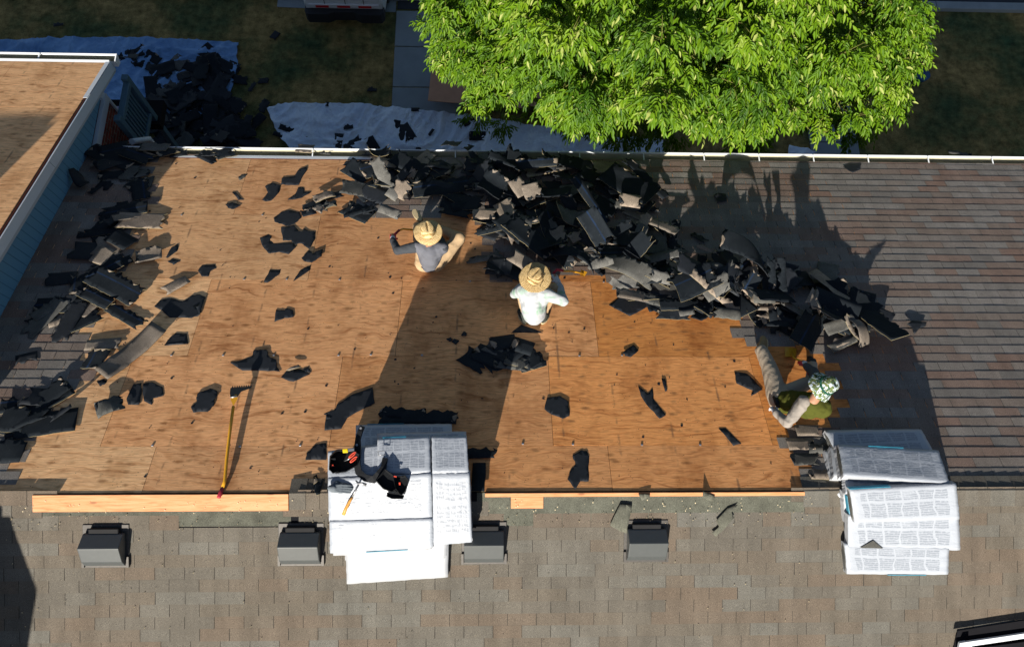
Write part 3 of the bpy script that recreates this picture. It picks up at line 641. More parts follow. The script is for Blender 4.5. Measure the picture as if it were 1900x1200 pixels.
scraps = [
 (c8([(348,130),(430,115),(510,85),(525,38),(620,38),(640,90),(690,110),(695,160),(720,198),(580,190),(440,188)]), 'wide black star shaped scrap just above the yellow shovel head'),
 (c8([(725,240),(765,195),(800,180),(870,178),(940,215),(820,270),(775,262)]), 'black scrap with a small grey flap right of the star shaped scrap'),
 (c8([(888,175),(930,160),(950,200),(905,200)]), 'small squarish black chip touching the scrap with the grey flap'),
 (c8([(58,455),(105,425),(98,390),(110,360),(150,345),(200,325),(255,345),(258,380),(235,400),(228,450),(180,495),(75,502)]), 'black rounded scrap left of the yellow shovel head'),
 (c85([(110,185),(165,165),(180,135),(260,85),(358,50),(370,130),(300,165),(230,205),(200,260),(115,268),(120,215),(150,205)]), 'large leaf shaped black scrap above the left corner of the middle bundle stack'),
 (c8([(915,800),(985,735),(1060,728),(1062,850),(908,852)]), 'black quarter round scrap against the left side of the middle bundle stack'),
 (c4([(1450,70),(1490,40),(1530,28),(1590,40),(1598,70),(1570,95),(1530,112),(1480,100),(1455,90)]), 'upper oval black scrap of the cluster left of the kneeling worker in grey'),
 (c4([(1490,120),(1560,108),(1580,135),(1605,145),(1610,125),(1640,140),(1672,145),(1670,185),(1640,235),(1600,205),(1560,210),(1545,190),(1500,190)]), 'black scrap with ragged notches amid the cluster left of the worker in grey'),
 (c4([(1378,175),(1420,157),(1440,165),(1432,190),(1450,205),(1500,203),(1560,205),(1570,225),(1530,262),(1480,250),(1425,258),(1390,215)]), 'boomerang shaped black scrap at the lower left of the cluster near the worker in grey'),
 (c4([(1600,285),(1640,245),(1660,260),(1712,238),(1708,275),(1655,308),(1610,300)]), 'black bat shaped scrap lowest right in the cluster near the worker in grey'),
 (c4([(1050,350),(1070,322),(1140,316),(1148,335),(1115,352),(1105,380),(1070,380)]), 'round black scrap with a tail right of the folded strip'),
 (c4([(1398,408),(1430,345),(1490,343),(1480,370),(1420,412)]), 'black hook shaped scrap below the boomerang shaped scrap'),
 (c4([(1555,405),(1590,350),(1650,322),(1645,345),(1565,400)]), 'slim black sliver pointing up to the right below the bat shaped scrap'),
 (c4([(818,540),(850,505),(910,495),(970,512),(1020,480),(1060,477),(1092,490),(1040,545),(1060,585),(1015,602),(900,598),(860,560)]), 'largest black scrap shaped like a fish left of centre on the plywood'),
 (c4([(1455,620),(1465,555),(1510,560),(1520,548),(1555,560),(1558,595),(1510,600)]), 'lone boxy black scrap with two horns in the middle of the left plywood'),
 (c4([(870,745),(900,705),(930,680),(990,682),(998,738),(960,725),(905,735)]), 'black arch shaped scrap by the upper end of the long curled strip'),
 (c4([(680,1060),(672,1030),(710,950),(750,945),(752,1000),(740,1060)]), 'left black scrap of the pair above the small curled tab'),
 (c4([(765,1040),(758,1000),(760,947),(810,940),(862,965),(868,1010),(810,1025),(805,1060)]), 'right black scrap of the pair above the small curled tab'),
 (c4([(512,935),(545,925),(565,928),(562,945),(530,962)]), 'small dumbbell shaped black chip below the long curled strip'),
 (c4([(880,280),(910,225),(945,210),(940,245),(890,282)]), 'narrow dark scrap right of the folded shingle'),
 (c4([(888,300),(915,285),(955,300),(920,318)]), 'small oval black scrap just below the narrow dark scrap'),
 (c1([(1490,980),(1495,945),(1560,935),(1580,905),(1625,885),(1630,900),(1600,945),(1585,980),(1530,982)]), 'black scrap with a raised wing nearest the gutter'),
 (c1([(1390,1060),(1420,1020),(1405,990),(1440,970),(1490,985),(1480,1020),(1440,1062),(1410,1068)]), 'black kidney shaped scrap below the winged scrap near the gutter'),
 (c1([(1525,1060),(1565,1030),(1580,995),(1610,995),(1615,1018),(1650,1020),(1600,1050)]), 'black scrap with a round head left of the small heap of brown tabs'),
 (c1([(1195,1085),(1230,1075),(1278,1090),(1240,1110),(1210,1105)]), 'small oval black scrap high on the left plywood'),
 (c1([(1230,1020),(1250,1018),(1292,1060),(1265,1062)]), 'small slanted black scrap above the small oval scrap'),
 (c5([(1060,975),(1110,932),(1220,975)]), 'black triangular scrap behind the worker in the white shirt'),
 (c5([(1625,1075),(1680,1035),(1705,1065),(1665,1100),(1635,1095)]), 'lone small black scrap right of the heap behind the worker in white'),
 (c5([(730,1005),(755,998),(765,1008),(745,1020)]), 'left tiny black chip of three in the big shadow'),
 (c5([(758,1022),(770,1005),(798,1015),(780,1035)]), 'right tiny black chip of three in the big shadow'),
 (c5([(805,990),(820,970),(838,980),(830,995)]), 'upper tiny black chip of three in the big shadow'),
 (c5([(1555,835),(1620,790),(1740,800),(1765,835),(1660,890)]), 'black pointed scrap jutting out below the pile onto the plywood'),
 (c85([(1228,160),(1240,105),(1305,95),(1350,125),(1355,195),(1320,208),(1270,190)]), 'black blunt cornered scrap right of the middle bundle stack'),
 (c85([(1703,45),(1750,80),(1775,55),(1780,110),(1843,190),(1810,208),(1765,160),(1715,90)]), 'long black slanting scrap with a thorn at its top'),
 (c85([(1820,5),(1840,10),(1850,70),(1838,72)]), 'thin black sliver beside the long slanting scrap'),
 (c85([(1370,395),(1410,370),(1440,370),(1455,400),(1450,450),(1452,525),(1410,525),(1385,565),(1345,515),(1360,470),(1385,440)]), 'black figure shaped scrap near the orange ridge board'),
 (c6([(520,795),(580,805),(655,880),(600,910),(610,885),(530,850)]), 'black arrow shaped scrap left of the seated worker'),
 (crop(1260,760,2.727,[(200,95),(235,92),(315,172),(275,182)]), 'straight black strip right of centre near the lower sheet joint'),
 (crop(240,250,4.75,[(958,375),(1000,352),(1040,345),(1020,375),(975,400)]), 'small grey leaf shaped scrap high on the left plywood'),
]
for i, (p, lab) in enumerate(scraps):
    big = 'largest' in lab or 'star' in lab or 'leaf shaped black' in lab
    m = [M['granule_dark'], M['tar'], M['felt']] if 'grey leaf' in lab else TP
    traced('shingle_scrap', ragged(p, 3, .9), lab, m, .006, .005, .012 if i % 3 else .03)
q = traced('grey_flap', c8([(765,192),(800,165),(855,145),(876,160),(820,180),(790,192)]), None, [M['granule'], M['tar'], M['edge']], .03, .02)
tag(q, 'small pale grey torn flap standing over a black scrap near the shovel', 'shingle scrap', 'torn scraps lying on the bare plywood')
# scraps elsewhere
for p, lab, fr, m in (
 (c6([(1340,570),(1365,555),(1435,560),(1430,580),(1400,590),(1375,620),(1365,590)]), 'lone black scrap on the intact shingles right of the pile', 'F', TP),
 (c3([(1015,815),(1050,795),(1105,800),(1100,830),(1060,848),(1030,830)]), 'lone black scrap on the intact shingles close to the gutter', 'F', TP),
 (c3([(380,960),(400,950),(440,955),(442,990),(400,995)]), 'black scrap inside the shadow on the intact shingles', 'F', TP),
 (crop(1120,900,6.786,[(75,500),(205,235),(350,245),(345,330),(285,600),(200,570),(110,520)]), 'curled grey green scrap against the rightmost box vent', 'B', [M['band'], M['felt'], M['edge']]),
 (crop(1120,900,6.786,[(1355,595),(1450,515),(1415,440),(1560,290),(1690,240),(1610,340),(1640,400),(1500,560),(1410,640)]), 'torn grey green scrap on the sunny back slope right of the vents', 'B', [M['band'], M['felt'], M['edge']]),
 (crop(1120,900,6.786,[(1245,130),(1250,70),(1400,135),(1370,200),(1300,180)]), 'small grey green scrap bridging the orange ridge board', 'B', [M['band'], M['felt'], M['edge']]),
 (crop(1120,900,6.786,[(435,110),(580,108),(580,140),(480,190)]), 'small dark scrap at the orange ridge board above the rightmost vent', 'B', [M['band'], M['felt'], M['edge']])):
    o = traced('shingle_scrap', ragged(p, 2, .6), lab, m, .03 if fr == 'B' else .02, .02, .04 if fr == 'B' else .02, fr); 
    if 'group' in o: del o['group']
# crumbs: far too many to count
V, FC = [], []
for k in range(650):
    if k < 420: x, s = rs.uniform(-5.6, 4.0), rs.uniform(.1, 5.3)
    else: x, s = rs.gauss(.5, 2.2), rs.gauss(3.2, 1.2)
    if not (0.05 < s < 5.4 and inside(x, s, DK)): continue
    r = rs.choice((.004, .005, .007, .007, .01, .012, .02)); a0 = rs.uniform(0, 6); el = rs.uniform(.35, 1); ro = rs.uniform(0, 3)
    b = len(V); n = 5
    for j in range(n):
        a = a0+j*2*PI/n; u, v = math.cos(a)*r*rs.uniform(.6, 1.2), math.sin(a)*r*el
        V.append(MF @ Vector((x+u*math.cos(ro)-v*math.sin(ro), s+u*math.sin(ro)+v*math.cos(ro), .0065+rs.uniform(0, .003))))
    V.append(MF @ Vector((x, s, .009))); 
    for j in range(n): FC.append((b+j, b+(j+1) % n, b+n))
tag(raw('roofing_crumbs', V, FC, M['tar']), 'countless tiny black roofing crumbs scattered over the plywood', 'crumbs', kind='stuff')
V, FC = [], []
for k in range(420):
    x, s = rs.uniform(-5.5, 3.6), rs.choice((rs.uniform(.06, .36), rs.uniform(.06, .36), rs.uniform(.36, 1.6)))
    r = rs.uniform(.003, .0075); b = len(V)
    for j in range(4): V.append(MB @ Vector((x+math.cos(j*PI/2)*r, -s+math.sin(j*PI/2)*r, .027 if s < .2 else .0185)))
    V.append(MB @ Vector((x, -s, .03)))
    for j in range(4): FC.append((b+j, b+(j+1) % 4, b+4))
tag(raw('wood_splinters', V, FC, simple('pale_splinter', (.6,.5,.32))), 'countless pale wood and foil crumbs sprinkled below the ridge', 'crumbs', kind='stuff')

# ------------------------------------------------------------------ loose shingle pieces (strips, tabs)
def strip_poly(L, W, r, torn=.68):
    pts = []; n = max(2, int(L/.05))
    for k in range(n+1): pts.append((-L/2+L*k/n, -W/2+(r.uniform(-.006, .006) if 0 < k < n else 0)))
    if r.random() < torn:
        m = max(4, int(W/.03))
        for k in range(1, m): pts.append((L/2+r.uniform(-.06, .02)-.04*nz(k*.4, W*9), -W/2+W*k/m))
    if r.random() < torn:
        for k in range(n*2+1): pts.append((L/2-L*k/n/2, W/2+r.uniform(-.016, .0)-.05*abs(nz(k*.23, L*5))*2))
    else:
        pts += [(L/2, W/2), (-L/2, W/2)]
    if r.random() < torn:
        m = 4
        for k in range(1, m): pts.append((-L/2+r.uniform(-.03, .07), W/2-W*k/m))
    return pts
def piece(px, py, ang, L, W, kind, h, frame='F', tilt=(0, 0), curv=0., cax=0., label=None, group=None, poly=None, r=None, limp=(.008, .026)):
    """ang: degrees in the roof plane; kind: 'top' granules up, 'back' felt up"""
    r = r or rs
    poly = poly or strip_poly(L, W, r)
    ca, sa = math.cos(cax), math.sin(cax)
    sd = r.uniform(0, 99); wob = r.uniform(*limp)
    def d(u, v):
        a, b = u*ca+v*sa, -u*sa+v*ca
        if abs(curv) > .01:
            R = 1/curv; x = math.sin(a*curv)*R; z = (1-math.cos(a*curv))*R
        else: x, z = a, 0
        if curv < 0: z = z
        return Vector((x*ca-b*sa, x*sa+b*ca, z+wob*nz(u, v, 4, sd)))
    mats = {'top': [M['granule'], M['felt'], M['edge']], 'topdark': [M['granule_dark'], M['felt'], M['edge']], 'back': [M['felt'], M['granule'], M['edge']],
            'blue': [M['felt_blue'], M['granule'], M['edge']], 'tar': [M['tar'], M['tar'], M['tar']]}[kind]
    if kind != 'blue' and r.random() < .72: mats[2] = M['tar']
    o = sheet('shingle_piece', poly, d, .0045, mats, .075)
    p = F(px, py, h) if frame == 'F' else (B(px, py, h) if frame == 'B' else Z(px, py, h))
    base = {'F': -PITCH, 'B': PITCH, 'Z': 0}[frame]
    off = o.matrix_basis.translation.copy()
    R = Matrix.Rotation(base, 3, 'X') @ Euler((math.radians(tilt[0]), math.radians(tilt[1]), 0), 'XYZ').to_matrix() @ Matrix.Rotation(math.radians(ang), 3, 'Z')
    o.matrix_basis = Matrix.Translation(p + R @ Vector((off.x, off.y, 0))) @ R.to_4x4()
    # rest on the surface: lift so that nothing dips below it
    n = {'F': NF, 'B': NB, 'Z': Vector((0,0,1))}[frame]; base_p = {'F': RIDGE, 'B': RIDGE, 'Z': Vector((0,0,0))}[frame]
    mn = min((o.matrix_basis @ v.co - base_p).dot(n) for v in o.data.vertices)
    lift = (h*.55+.004)-mn
    o.matrix_basis = Matrix.Translation(n*lift) @ o.matrix_basis
    return tag(o, label, 'shingle piece', group)
# hand placed, on the left part of the roof. angles: + turns the image clockwise is negative s; local y runs towards the eave
def ang(p, q):   # angle in the roof frame of the direction p->q given in pixels
    a, b = fl(*p), fl(*q); return math.degrees(math.atan2(b[1]-a[1], b[0]-a[0]))
LFT = 'torn shingle strips on the left of the roof'
piece(244, 652, ang((200,690),(305,605)), .86, .26, 'top', .02, curv=.5, label='long brown folded shingle strip lying across the left plywood edge', group=LFT, poly=[(-.43,-.14),(-.15,-.14),(-.13,-.13),(.12,-.14),(.43,-.13),(.43,.13),(.1,.12),(-.2,.13),(-.42,.1)])
piece(235, 585, ang((195,568),(268,610)), .58, .2, 'blue', .02, label='overturned blue striped strip between the long brown strip and the largest one', group=LFT)
piece(215, 530, ang((160,510),(265,560)), .75, .33, 'blue', .06, tilt=(4, 2), label='largest overturned strip with a blue stripe, left of the fish shaped scrap', group=LFT)
piece(176, 548, ang((120,530),(190,565)), .5, .2, 'blue', .09, tilt=(2, -3), label='overturned strip leaning on the left of the largest blue striped strip', group=LFT)
piece(142, 528, ang((135,560),(140,500)), .3, .22, 'blue', .06, tilt=(0, 8), label='small overturned tab standing at the left end of the largest blue striped strip', group=LFT)
piece(176, 665, ang((150,695),(185,640)), .3, .27, 'blue', .03, tilt=(0, -3), label='overturned tab with blue stripe at the lower end of the long brown strip', group=LFT)
piece(276, 472, ang((250,480),(300,470)), .33, .28, 'top', .03, curv=2.6, cax=1.5, label='folded brown shingle with one lit tab above the fish shaped scrap', group=LFT)
piece(326, 530, ang((300,540),(345,515)), .34, .16, 'top', .02, curv=-1.2, cax=1.3, label='small brown strip folded over a black one above the fish shaped scrap', group=LFT)
piece(204, 752, ang((176,765),(232,745)), .3, .25, 'topdark', .03, curv=-3.2, cax=.2, label='small curled grey tab lowest on the left plywood', group=LFT)
piece(262, 352, ang((262,320),(270,385)), .42, .26, 'blue', .03, label='overturned two tab strip with blue stripe at the upper left plywood edge', group=LFT)
piece(232, 402, 30, .3, .2, 'top', .07, tilt=(-14, 6), label='lit brown tab below the two tab strip at the upper left plywood edge', group=LFT)
piece(205, 290, ang((175,265),(275,300)), .8, .3, 'back', .06, tilt=(-2, 2), label='long black strip in the corner where gutter meets the blue wall', group=LFT)
piece(255, 285, ang((222,280),(275,298)), .5, .26, 'blue', .1, tilt=(-4, 2), label='blue striped strip on top of the long black strip in the gutter corner', group=LFT)
piece(285, 268, ang((255,262),(318,265)), .42, .22, 'topdark', .13, tilt=(-6, 0), label='grey strip with a yellow edge over the gutter corner', group=LFT)
piece(310, 280, 40, .3, .2, 'back', .1, tilt=(-8, 4), label='small black piece beside the grey strip over the gutter corner', group=LFT)
piece(148, 332, ang((130,320),(160,345)), .34, .18, 'tar', .1, tilt=(0, 30), curv=5, cax=.3, label='curled black flap standing against the blue siding', group=LFT)
piece(62, 770, 4, .34, .3, 'back', .02, label='dark shingle lying at the left edge beside the plywood', group=LFT)
piece(22, 775, -3, .32, .34, 'back', .05, tilt=(3, 0), label='dark squarish shingle at the far left edge, upper one', group=LFT)
piece(14, 835, 2, .34, .3, 'back', .04, tilt=(1, 0), label='dark squarish shingle at the far left edge, lower one', group=LFT)
piece(112, 765, ang((95,775),(140,750)), .26, .12, 'tar', .04, tilt=(0, -18), label='black flap lifting off the shingles at the lower left plywood edge', group=LFT)
piece(80, 575, 50, .3, .2, 'topdark', .05, tilt=(4, 3), label='small grey tab near the blue wall below the overturned strips', group=LFT)
piece(75, 590, 28, .34, .16, 'back', .02, label='small dark strip near the blue wall below the overturned strips', group=LFT)
piece(225, 445, -30, .36, .26, 'back', .05, tilt=(-3, 5), label='black torn shingle at the notch in the left plywood edge', group=LFT)
piece(190, 475, 70, .28, .2, 'top', .04, tilt=(3, 5), label='grey brown tab below the notch in the left plywood edge', group=LFT)
r2 = random.Random(11)
for k in range(16):
    px = r2.choice((r2.gauss(200, 35), r2.gauss(120, 45))); py = 330+(200-px)*1.1+r2.gauss(90, 70); py = max(300, min(720, py))
    if inside(*fl(px, py)[:2], DK) or fl(px, py)[0] < -5.75: continue
    piece(px, py, r2.uniform(-80, 80), r2.uniform(.15, .4), r2.uniform(.12, .28), r2.choice(('back', 'tar', 'back', 'topdark')), .015, tilt=(r2.uniform(-3, 3), r2.uniform(-3, 3)), label='dark shingle piece loose in the shade of the blue wall', group='dark pieces in the shade of the blue wall', r=r2)
for cx, cy, n, am in ((235,395,5,20),(205,455,4,10),(225,500,3,30),(185,515,5,32),(130,565,4,40),(110,590,3,30),(165,630,2,20),(70,755,4,5),(25,800,5,0),(250,310,6,20),(200,300,6,15)):
    for k in range(n):
        px, py = cx+r2.gauss(0, 17), cy+r2.gauss(0, 17)
        if fl(px, py)[0] < -5.7: continue
        kd = r2.choice(('back', 'back', 'tar', 'blue', 'topdark', 'top')); L = r2.choice((.24, .3, .4, .62))
        piece(px, py, am+r2.gauss(0, 28), L, r2.choice((.16, .24, .3)), kd, .015+.007*k, tilt=(r2.gauss(0, 3), r2.gauss(0, 3)), curv=0, limp=(.002, .008), label='%s strip in the litter band along the left plywood edge' % {'back':'black backed','tar':'ragged black','blue':'blue striped','topdark':'grey','top':'brown'}[kd], group='%s strips in the litter band along the left plywood edge' % kd, r=r2)
# small heap of brown tabs left of the pile
for k, (px, py, a, L, W, kd, h, tl, cv) in enumerate(((600,362,28,.3,.2,'top',.06,(-3,-4),-1.5),(585,380,30,.34,.22,'back',.015,(0,0),0),(595,385,-35,.18,.16,'top',.06,(0,3),0),(612,378,20,.18,.16,'topdark',.07,(0,0),-5),(572,392,25,.2,.18,'back',.02,(0,0),0),(622,362,20,.24,.12,'tar',.03,(0,0),0))):
    piece(px, py, a, L, W, kd, h, tilt=tl, curv=cv, label=['brown lit tab on top of the small heap left of the pile','black strip under the small heap left of the pile','brown square tab low in the small heap left of the pile','rolled grey tab in the small heap left of the pile','black square tab at the lower left foot of the small heap','black pointed scrap right of the small heap left of the pile'][k], group='small heap of tabs left of the pile')
# heap behind the worker in white
hp = [(880,668,35,.36,.26,'back',.01),(905,660,30,.34,.24,'back',.04),(925,645,25,.36,.24,'topdark',.05),(945,655,-40,.34,.26,'back',.06),(965,665,10,.36,.26,'topdark',.04),(985,660,60,.3,.26,'back',.06),(985,672,-20,.32,.22,'back',.02),(935,632,-10,.3,.2,'back',.08),(950,672,10,.4,.2,'topdark',.07),(915,672,55,.3,.22,'blue',.03),(970,640,20,.26,.2,'back',.09)]
for k, (px, py, a, L, W, kd, h) in enumerate(hp):
    piece(px, py, -a, L, W, kd, h, tilt=(r2.uniform(-4, 4), r2.uniform(-4, 4)), label='dark shingle tab in the separate heap behind the worker in white', group='separate heap behind the worker in white')
# over the gutter
for px, py, a, L, W, kd, h, tl, cv, lab in (
 (402,282,10,.42,.2,'tar',.06,(-12,0),0,'black jagged piece hanging over the left gutter, left one of two'),
 (385,292,-30,.34,.2,'tar',.03,(0,6),0,'black jagged piece under the hanging one at the left gutter'),
 (418,288,40,.3,.2,'topdark',.08,(-10,10),0,'grey pointed piece leaning on the left gutter'),
 (331,284,20,.26,.2,'tar',.04,(-6,0),0,'small black piece draped over the gutter next to the corner'),
 (567,276,0,.26,.2,'top',.03,(-2,0),0,'square tan shingle tab lying flat across the gutter'),
 (604,283,0,.16,.1,'topdark',.03,(0,0),0,'small grey chip with a clip stuck on the gutter'),
 (706,285,20,.36,.3,'back',.06,(-16,0),4.5,'black curled sheet hanging over the gutter at the left end of the pile'),
 (838,272,78,.32,.26,'topdark',.05,(-22,0),0,'upright grey piece sticking over the gutter above the worker in grey'),
 (867,276,60,.2,.14,'tar',.03,(-14,0),0,'black sliver beside the upright piece on the gutter'),
 (1780,284,-12,.34,.13,'topdark',.03,(-8,0),0,'grey torn scrap lying in the gutter far right'),
 (684,286,0,.2,.1,'tar',.02,(-6,0),0,'small black scrap across the gutter left of the curled sheet')):
    piece(px, py, a, L, W, kd, h, tilt=tl, curv=cv, label=lab, group='scraps caught on the gutter')

# ------------------------------------------------------------------ the big pile
PILE = [(720,310,30,12,6,.05),(790,312,40,12,7,.05),(870,312,45,12,9,.08),(960,312,50,12,10,.08),(1050,310,50,10,9,.08),(860,380,25,20,6,.06),(650,400,30,12,4,.03),(690,345,35,35,9,.06),(745,330,40,42,13,.12),(745,385,40,15,5,.05),(820,340,40,40,9,.08),(915,340,42,38,13,.2),(980,350,50,36,12,.22),
 (940,410,45,34,12,.17),(1000,425,50,36,12,.22),(925,492,38,20,6,.06),(1060,335,60,30,10,.15),(1100,395,60,45,13,.25),(1160,345,45,34,11,.22),(1195,400,22,30,5,.12),
 (1080,470,60,28,12,.2),(1180,480,60,34,14,.22),(1280,500,50,38,13,.24),(1350,510,55,38,14,.27),(1440,520,50,42,12,.24),(1300,568,55,10,6,.05),(1430,585,50,22,8,.1),(1530,575,48,42,13,.22),(1600,600,28,24,5,.1),(1250,445,30,20,4,.08),(1210,545,50,20,6,.08)]
zonenames = ['gutter fringe beside the curled sheet','gutter fringe above the grey worker','gutter fringe right of the grey worker','gutter fringe at the middle of the pile','gutter fringe left of the broad sheet','pile edge right of the worker boots','left foot of the pile on the plywood',('left end of the pile near the curled sheet'),('pile just above the worker in the grey shirt'),('row below the worker boots left of the pile'),('thin part of the pile above the straw hat'),
 ('upper pile by the big curled ribbed pieces'),('pile top near the tan lit square shingles'),('pile right of the grey worker'),('pile above the worker in the white shirt'),('foot of the pile left of the white worker'),
 ('shaded pile close under the gutter'),('dark middle of the pile'),('pile end nearest the gutter shadow'),('right shoulder of the upper pile'),('pile right above the white worker tool'),('pile centre by the tall bent sheet'),
 ('pile right of the curled grey roll'),('pile near the large overturned sheet'),('pile by the two upright slats'),('pile edge along the right plywood'),('pile above the seated worker boot'),('right end of the pile'),('far right tip of the pile'),('upper fringe of the lower pile'),('pile edge right of the white worker')]
rp = random.Random(42)
for zi, (cx, cy, rx, ry, n, hm) in enumerate(PILE):
    for k in range(n):
        px = cx+rp.gauss(0, rx*.55); py = cy+rp.gauss(0, ry*.55)
        if py < 303: py = 303+rp.uniform(0, 12)
        if abs(px-772) < 60 and 365 < py < 440: continue
        if px < 655 and py > 388: continue
        e = math.exp(-((px-cx)/rx)**2-((py-cy)/ry)**2)
        h = hm*e*(k+1)/n + .012
        kd = rp.choices(('back', 'blue', 'top', 'topdark', 'tar'), (42, 8, 17, 9, 24))[0]
        L = rp.choice((.3, .36, .45, .6, .85)); W = rp.choice((.14, .2, .3, .32))
        if kd == 'tar': L, W = rp.uniform(.2, .5), rp.uniform(.12, .3)
        tt = 6+hm*70*rp.random()**1.6
        cv = rp.choice((0, 0, 0, rp.uniform(-1.5, 1.5), rp.uniform(-4, 4)))
        look = {'back': 'black backed', 'blue': 'blue striped', 'top': 'brown', 'topdark': 'grey', 'tar': 'ragged black'}[kd]
        shp = 'long strip' if L >= .6 else ('curled tab' if abs(cv) > 1.5 else 'tab')
        piece(px, py, rp.gauss(-20, 45), L, W, kd, h, tilt=(rp.gauss(0, tt), rp.gauss(0, tt)), curv=cv, cax=rp.uniform(0, 3), r=rp,
              label='%s shingle %s in the %s' % (look, shp, zonenames[zi]), group='%s %s in the %s' % (look, shp, zonenames[zi]))
# eye-catching pieces of the pile, lit by the low sun
PG = 'lit pieces standing out of the pile'
for px, py, a, L, W, kd, h, tl, cv, cax, lab in (
 (745,345,-28,.24,.3,'top',.22,(-18,-6),0,0,'tan lit square shingle bent in two above the worker in grey'),
 (730,352,-25,.18,.2,'topdark',.2,(-16,14),2,0,'grey half of the bent shingle above the worker in grey'),
 (722,392,-20,.3,.14,'topdark',.08,(-20,0),0,0,'light grey pointed scrap left of the worker boots'),
 (765,318,70,.16,.1,'top',.14,(-20,12),0,0,'small lit tan chip above the bent square shingle'),
 (915,340,70,.46,.36,'back',.2,(-10,20),2.6,0,'big curled black sheet with ribs in the upper pile'),
 (965,338,-60,.3,.24,'top',.26,(-14,0),0,0,'tan lit square shingle in the upper pile, left one of the pair'),
 (990,345,-65,.24,.3,'top',.25,(-16,8),.8,0,'tan lit square shingle in the upper pile, right one of the pair'),
 (900,392,0,.32,.18,'top',.12,(-6,-4),0,0,'flat lit brown shingle above the plywood strip right of the grey worker'),
 (985,430,-45,.8,.33,'back',.24,(-3,6),.6,1.5,'long black strip slanting down the pile above the white worker'),
 (960,420,-48,.7,.3,'back',.2,(-3,4),.5,1.5,'second long black strip just left of the slanting one'),
 (1170,330,-38,.8,.5,'back',.26,(-3,5),.4,0,'broad black sheet of strips at the pile end near the gutter'),
 (1172,362,-8,.28,.2,'top',.28,(-14,0),-2,1.5,'tan lit tab with a folded end right of the broad black sheet'),
 (1195,400,60,.3,.18,'top',.2,(-8,12),1.5,0,'tan crumpled tab on the right shoulder of the upper pile'),
 (1190,425,70,.3,.16,'topdark',.18,(-10,10),1.5,0,'grey green crumpled tab below the tan one on the right shoulder'),
 (1105,425,-50,.5,.3,'blue',.28,(-38,10),1.2,1.5,'tall bent sheet with blue stripe standing in the middle of the pile'),
 (1090,470,-20,.3,.18,'topdark',.22,(-20,-6),2,0,'pale grey bent strip below the tall bent sheet, left one'),
 (1115,478,15,.34,.14,'topdark',.24,(-22,0),2,0,'pale grey bent strip below the tall bent sheet, right one'),
 (1070,430,30,.22,.18,'top',.16,(-10,0),0,0,'small tan lit piece left of the tall bent sheet'),
 (966,478,-35,.32,.2,'top',.16,(-12,4),0,0,'brown lit strip above the straw hat of the worker in white'),
 (1160,518,5,.36,.2,'topdark',.12,(-24,0),5,1.5,'grey rolled strip at the foot of the pile right of the white worker'),
 (1228,505,-15,.3,.18,'topdark',.24,(-26,0),1.5,0,'pale grey rounded scrap left of the large overturned sheet'),
 (1290,512,22,.62,.42,'blue',.28,(-6,-8),.5,0,'large overturned sheet with blue stripe in the lower pile'),
 (1330,530,28,.4,.24,'topdark',.2,(-20,-8),0,0,'grey lit corner below the large overturned sheet'),
 (1362,502,82,.52,.12,'topdark',.34,(-6,38),1.6,0,'grey green strip standing on edge beside the large overturned sheet'),
 (1372,508,84,.46,.1,'top',.3,(-6,26),1.6,0,'brown strip behind the grey green one standing on edge'),
 (1395,520,60,.34,.2,'blue',.26,(-24,6),0,0,'light grey overturned tab with blue fleck right of the standing strip'),
 (1338,485,-20,.34,.12,'topdark',.3,(-12,0),-4,0,'curled grey band arching left of the standing strip'),
 (1320,450,-22,.3,.1,'top',.26,(-10,0),0,0,'small lit brown slat high in the lower pile'),
 (1432,502,88,.42,.12,'back',.24,(-24,0),0,0,'left upright slat with a yellow rim in the lower pile'),
 (1452,505,88,.46,.12,'back',.24,(-24,0),0,0,'right upright slat of the two in the lower pile'),
 (1420,545,0,.28,.18,'topdark',.16,(-24,0),0,0,'light grey torn square below the two upright slats'),
 (1428,565,-2,.3,.1,'top',.08,(-4,0),0,0,'small lit tab over the seated worker boot, upper one'),
 (1432,582,-2,.34,.12,'top',.06,(-4,0),0,0,'lit brown tab over the seated worker boot, lower one'),
 (1350,580,-5,.34,.14,'topdark',.06,(-16,0),0,0,'pale grey ragged piece lapping over the right plywood edge'),
 (1275,577,10,.2,.08,'topdark',.04,(-12,0),0,0,'thin pale grey sliver at the plywood edge right of the white worker'),
 (1517,552,60,.3,.24,'top',.22,(-12,18),0,0,'tan lit diamond shaped shingle at the right end of the pile'),
 (1502,608,55,.62,.3,'blue',.14,(-3,8),.6,0,'long overturned strip with blue stripe above the seated worker hat'),
 (1585,605,-60,.34,.12,'top',.12,(-8,24),2,0,'tan curved tab at the far right tip of the pile'),
 (1560,600,20,.4,.16,'topdark',.12,(-18,0),4,1.5,'grey green rolled strip at the right tip of the pile'),
 (1578,620,25,.5,.14,'top',.06,(-2,0),0,0,'brown strip lying flat under the roll at the right tip'),
 (1570,632,25,.46,.12,'topdark',.04,(-2,0),0,0,'dark grey strip lowest at the right tip of the pile'),
 (1290,560,2,.9,.2,'back',.05,(-2,0),0,0,'long dark strip lying along the right plywood edge'),
 (1215,552,-18,.5,.18,'topdark',.05,(-4,0),0,0,'dull grey green strip pointing at the white worker tool'),
 (1000,565,0,.1,.05,'tar',.004,(0,0),0,0,None),
 ):
    if lab: piece(px, py, a, L, W, kd, h+.07, tilt=(-tl[0]*(1.35 if kd in ('top', 'topdark') else 1), tl[1]), curv=cv, cax=cax, label=lab, group=PG, r=rp)
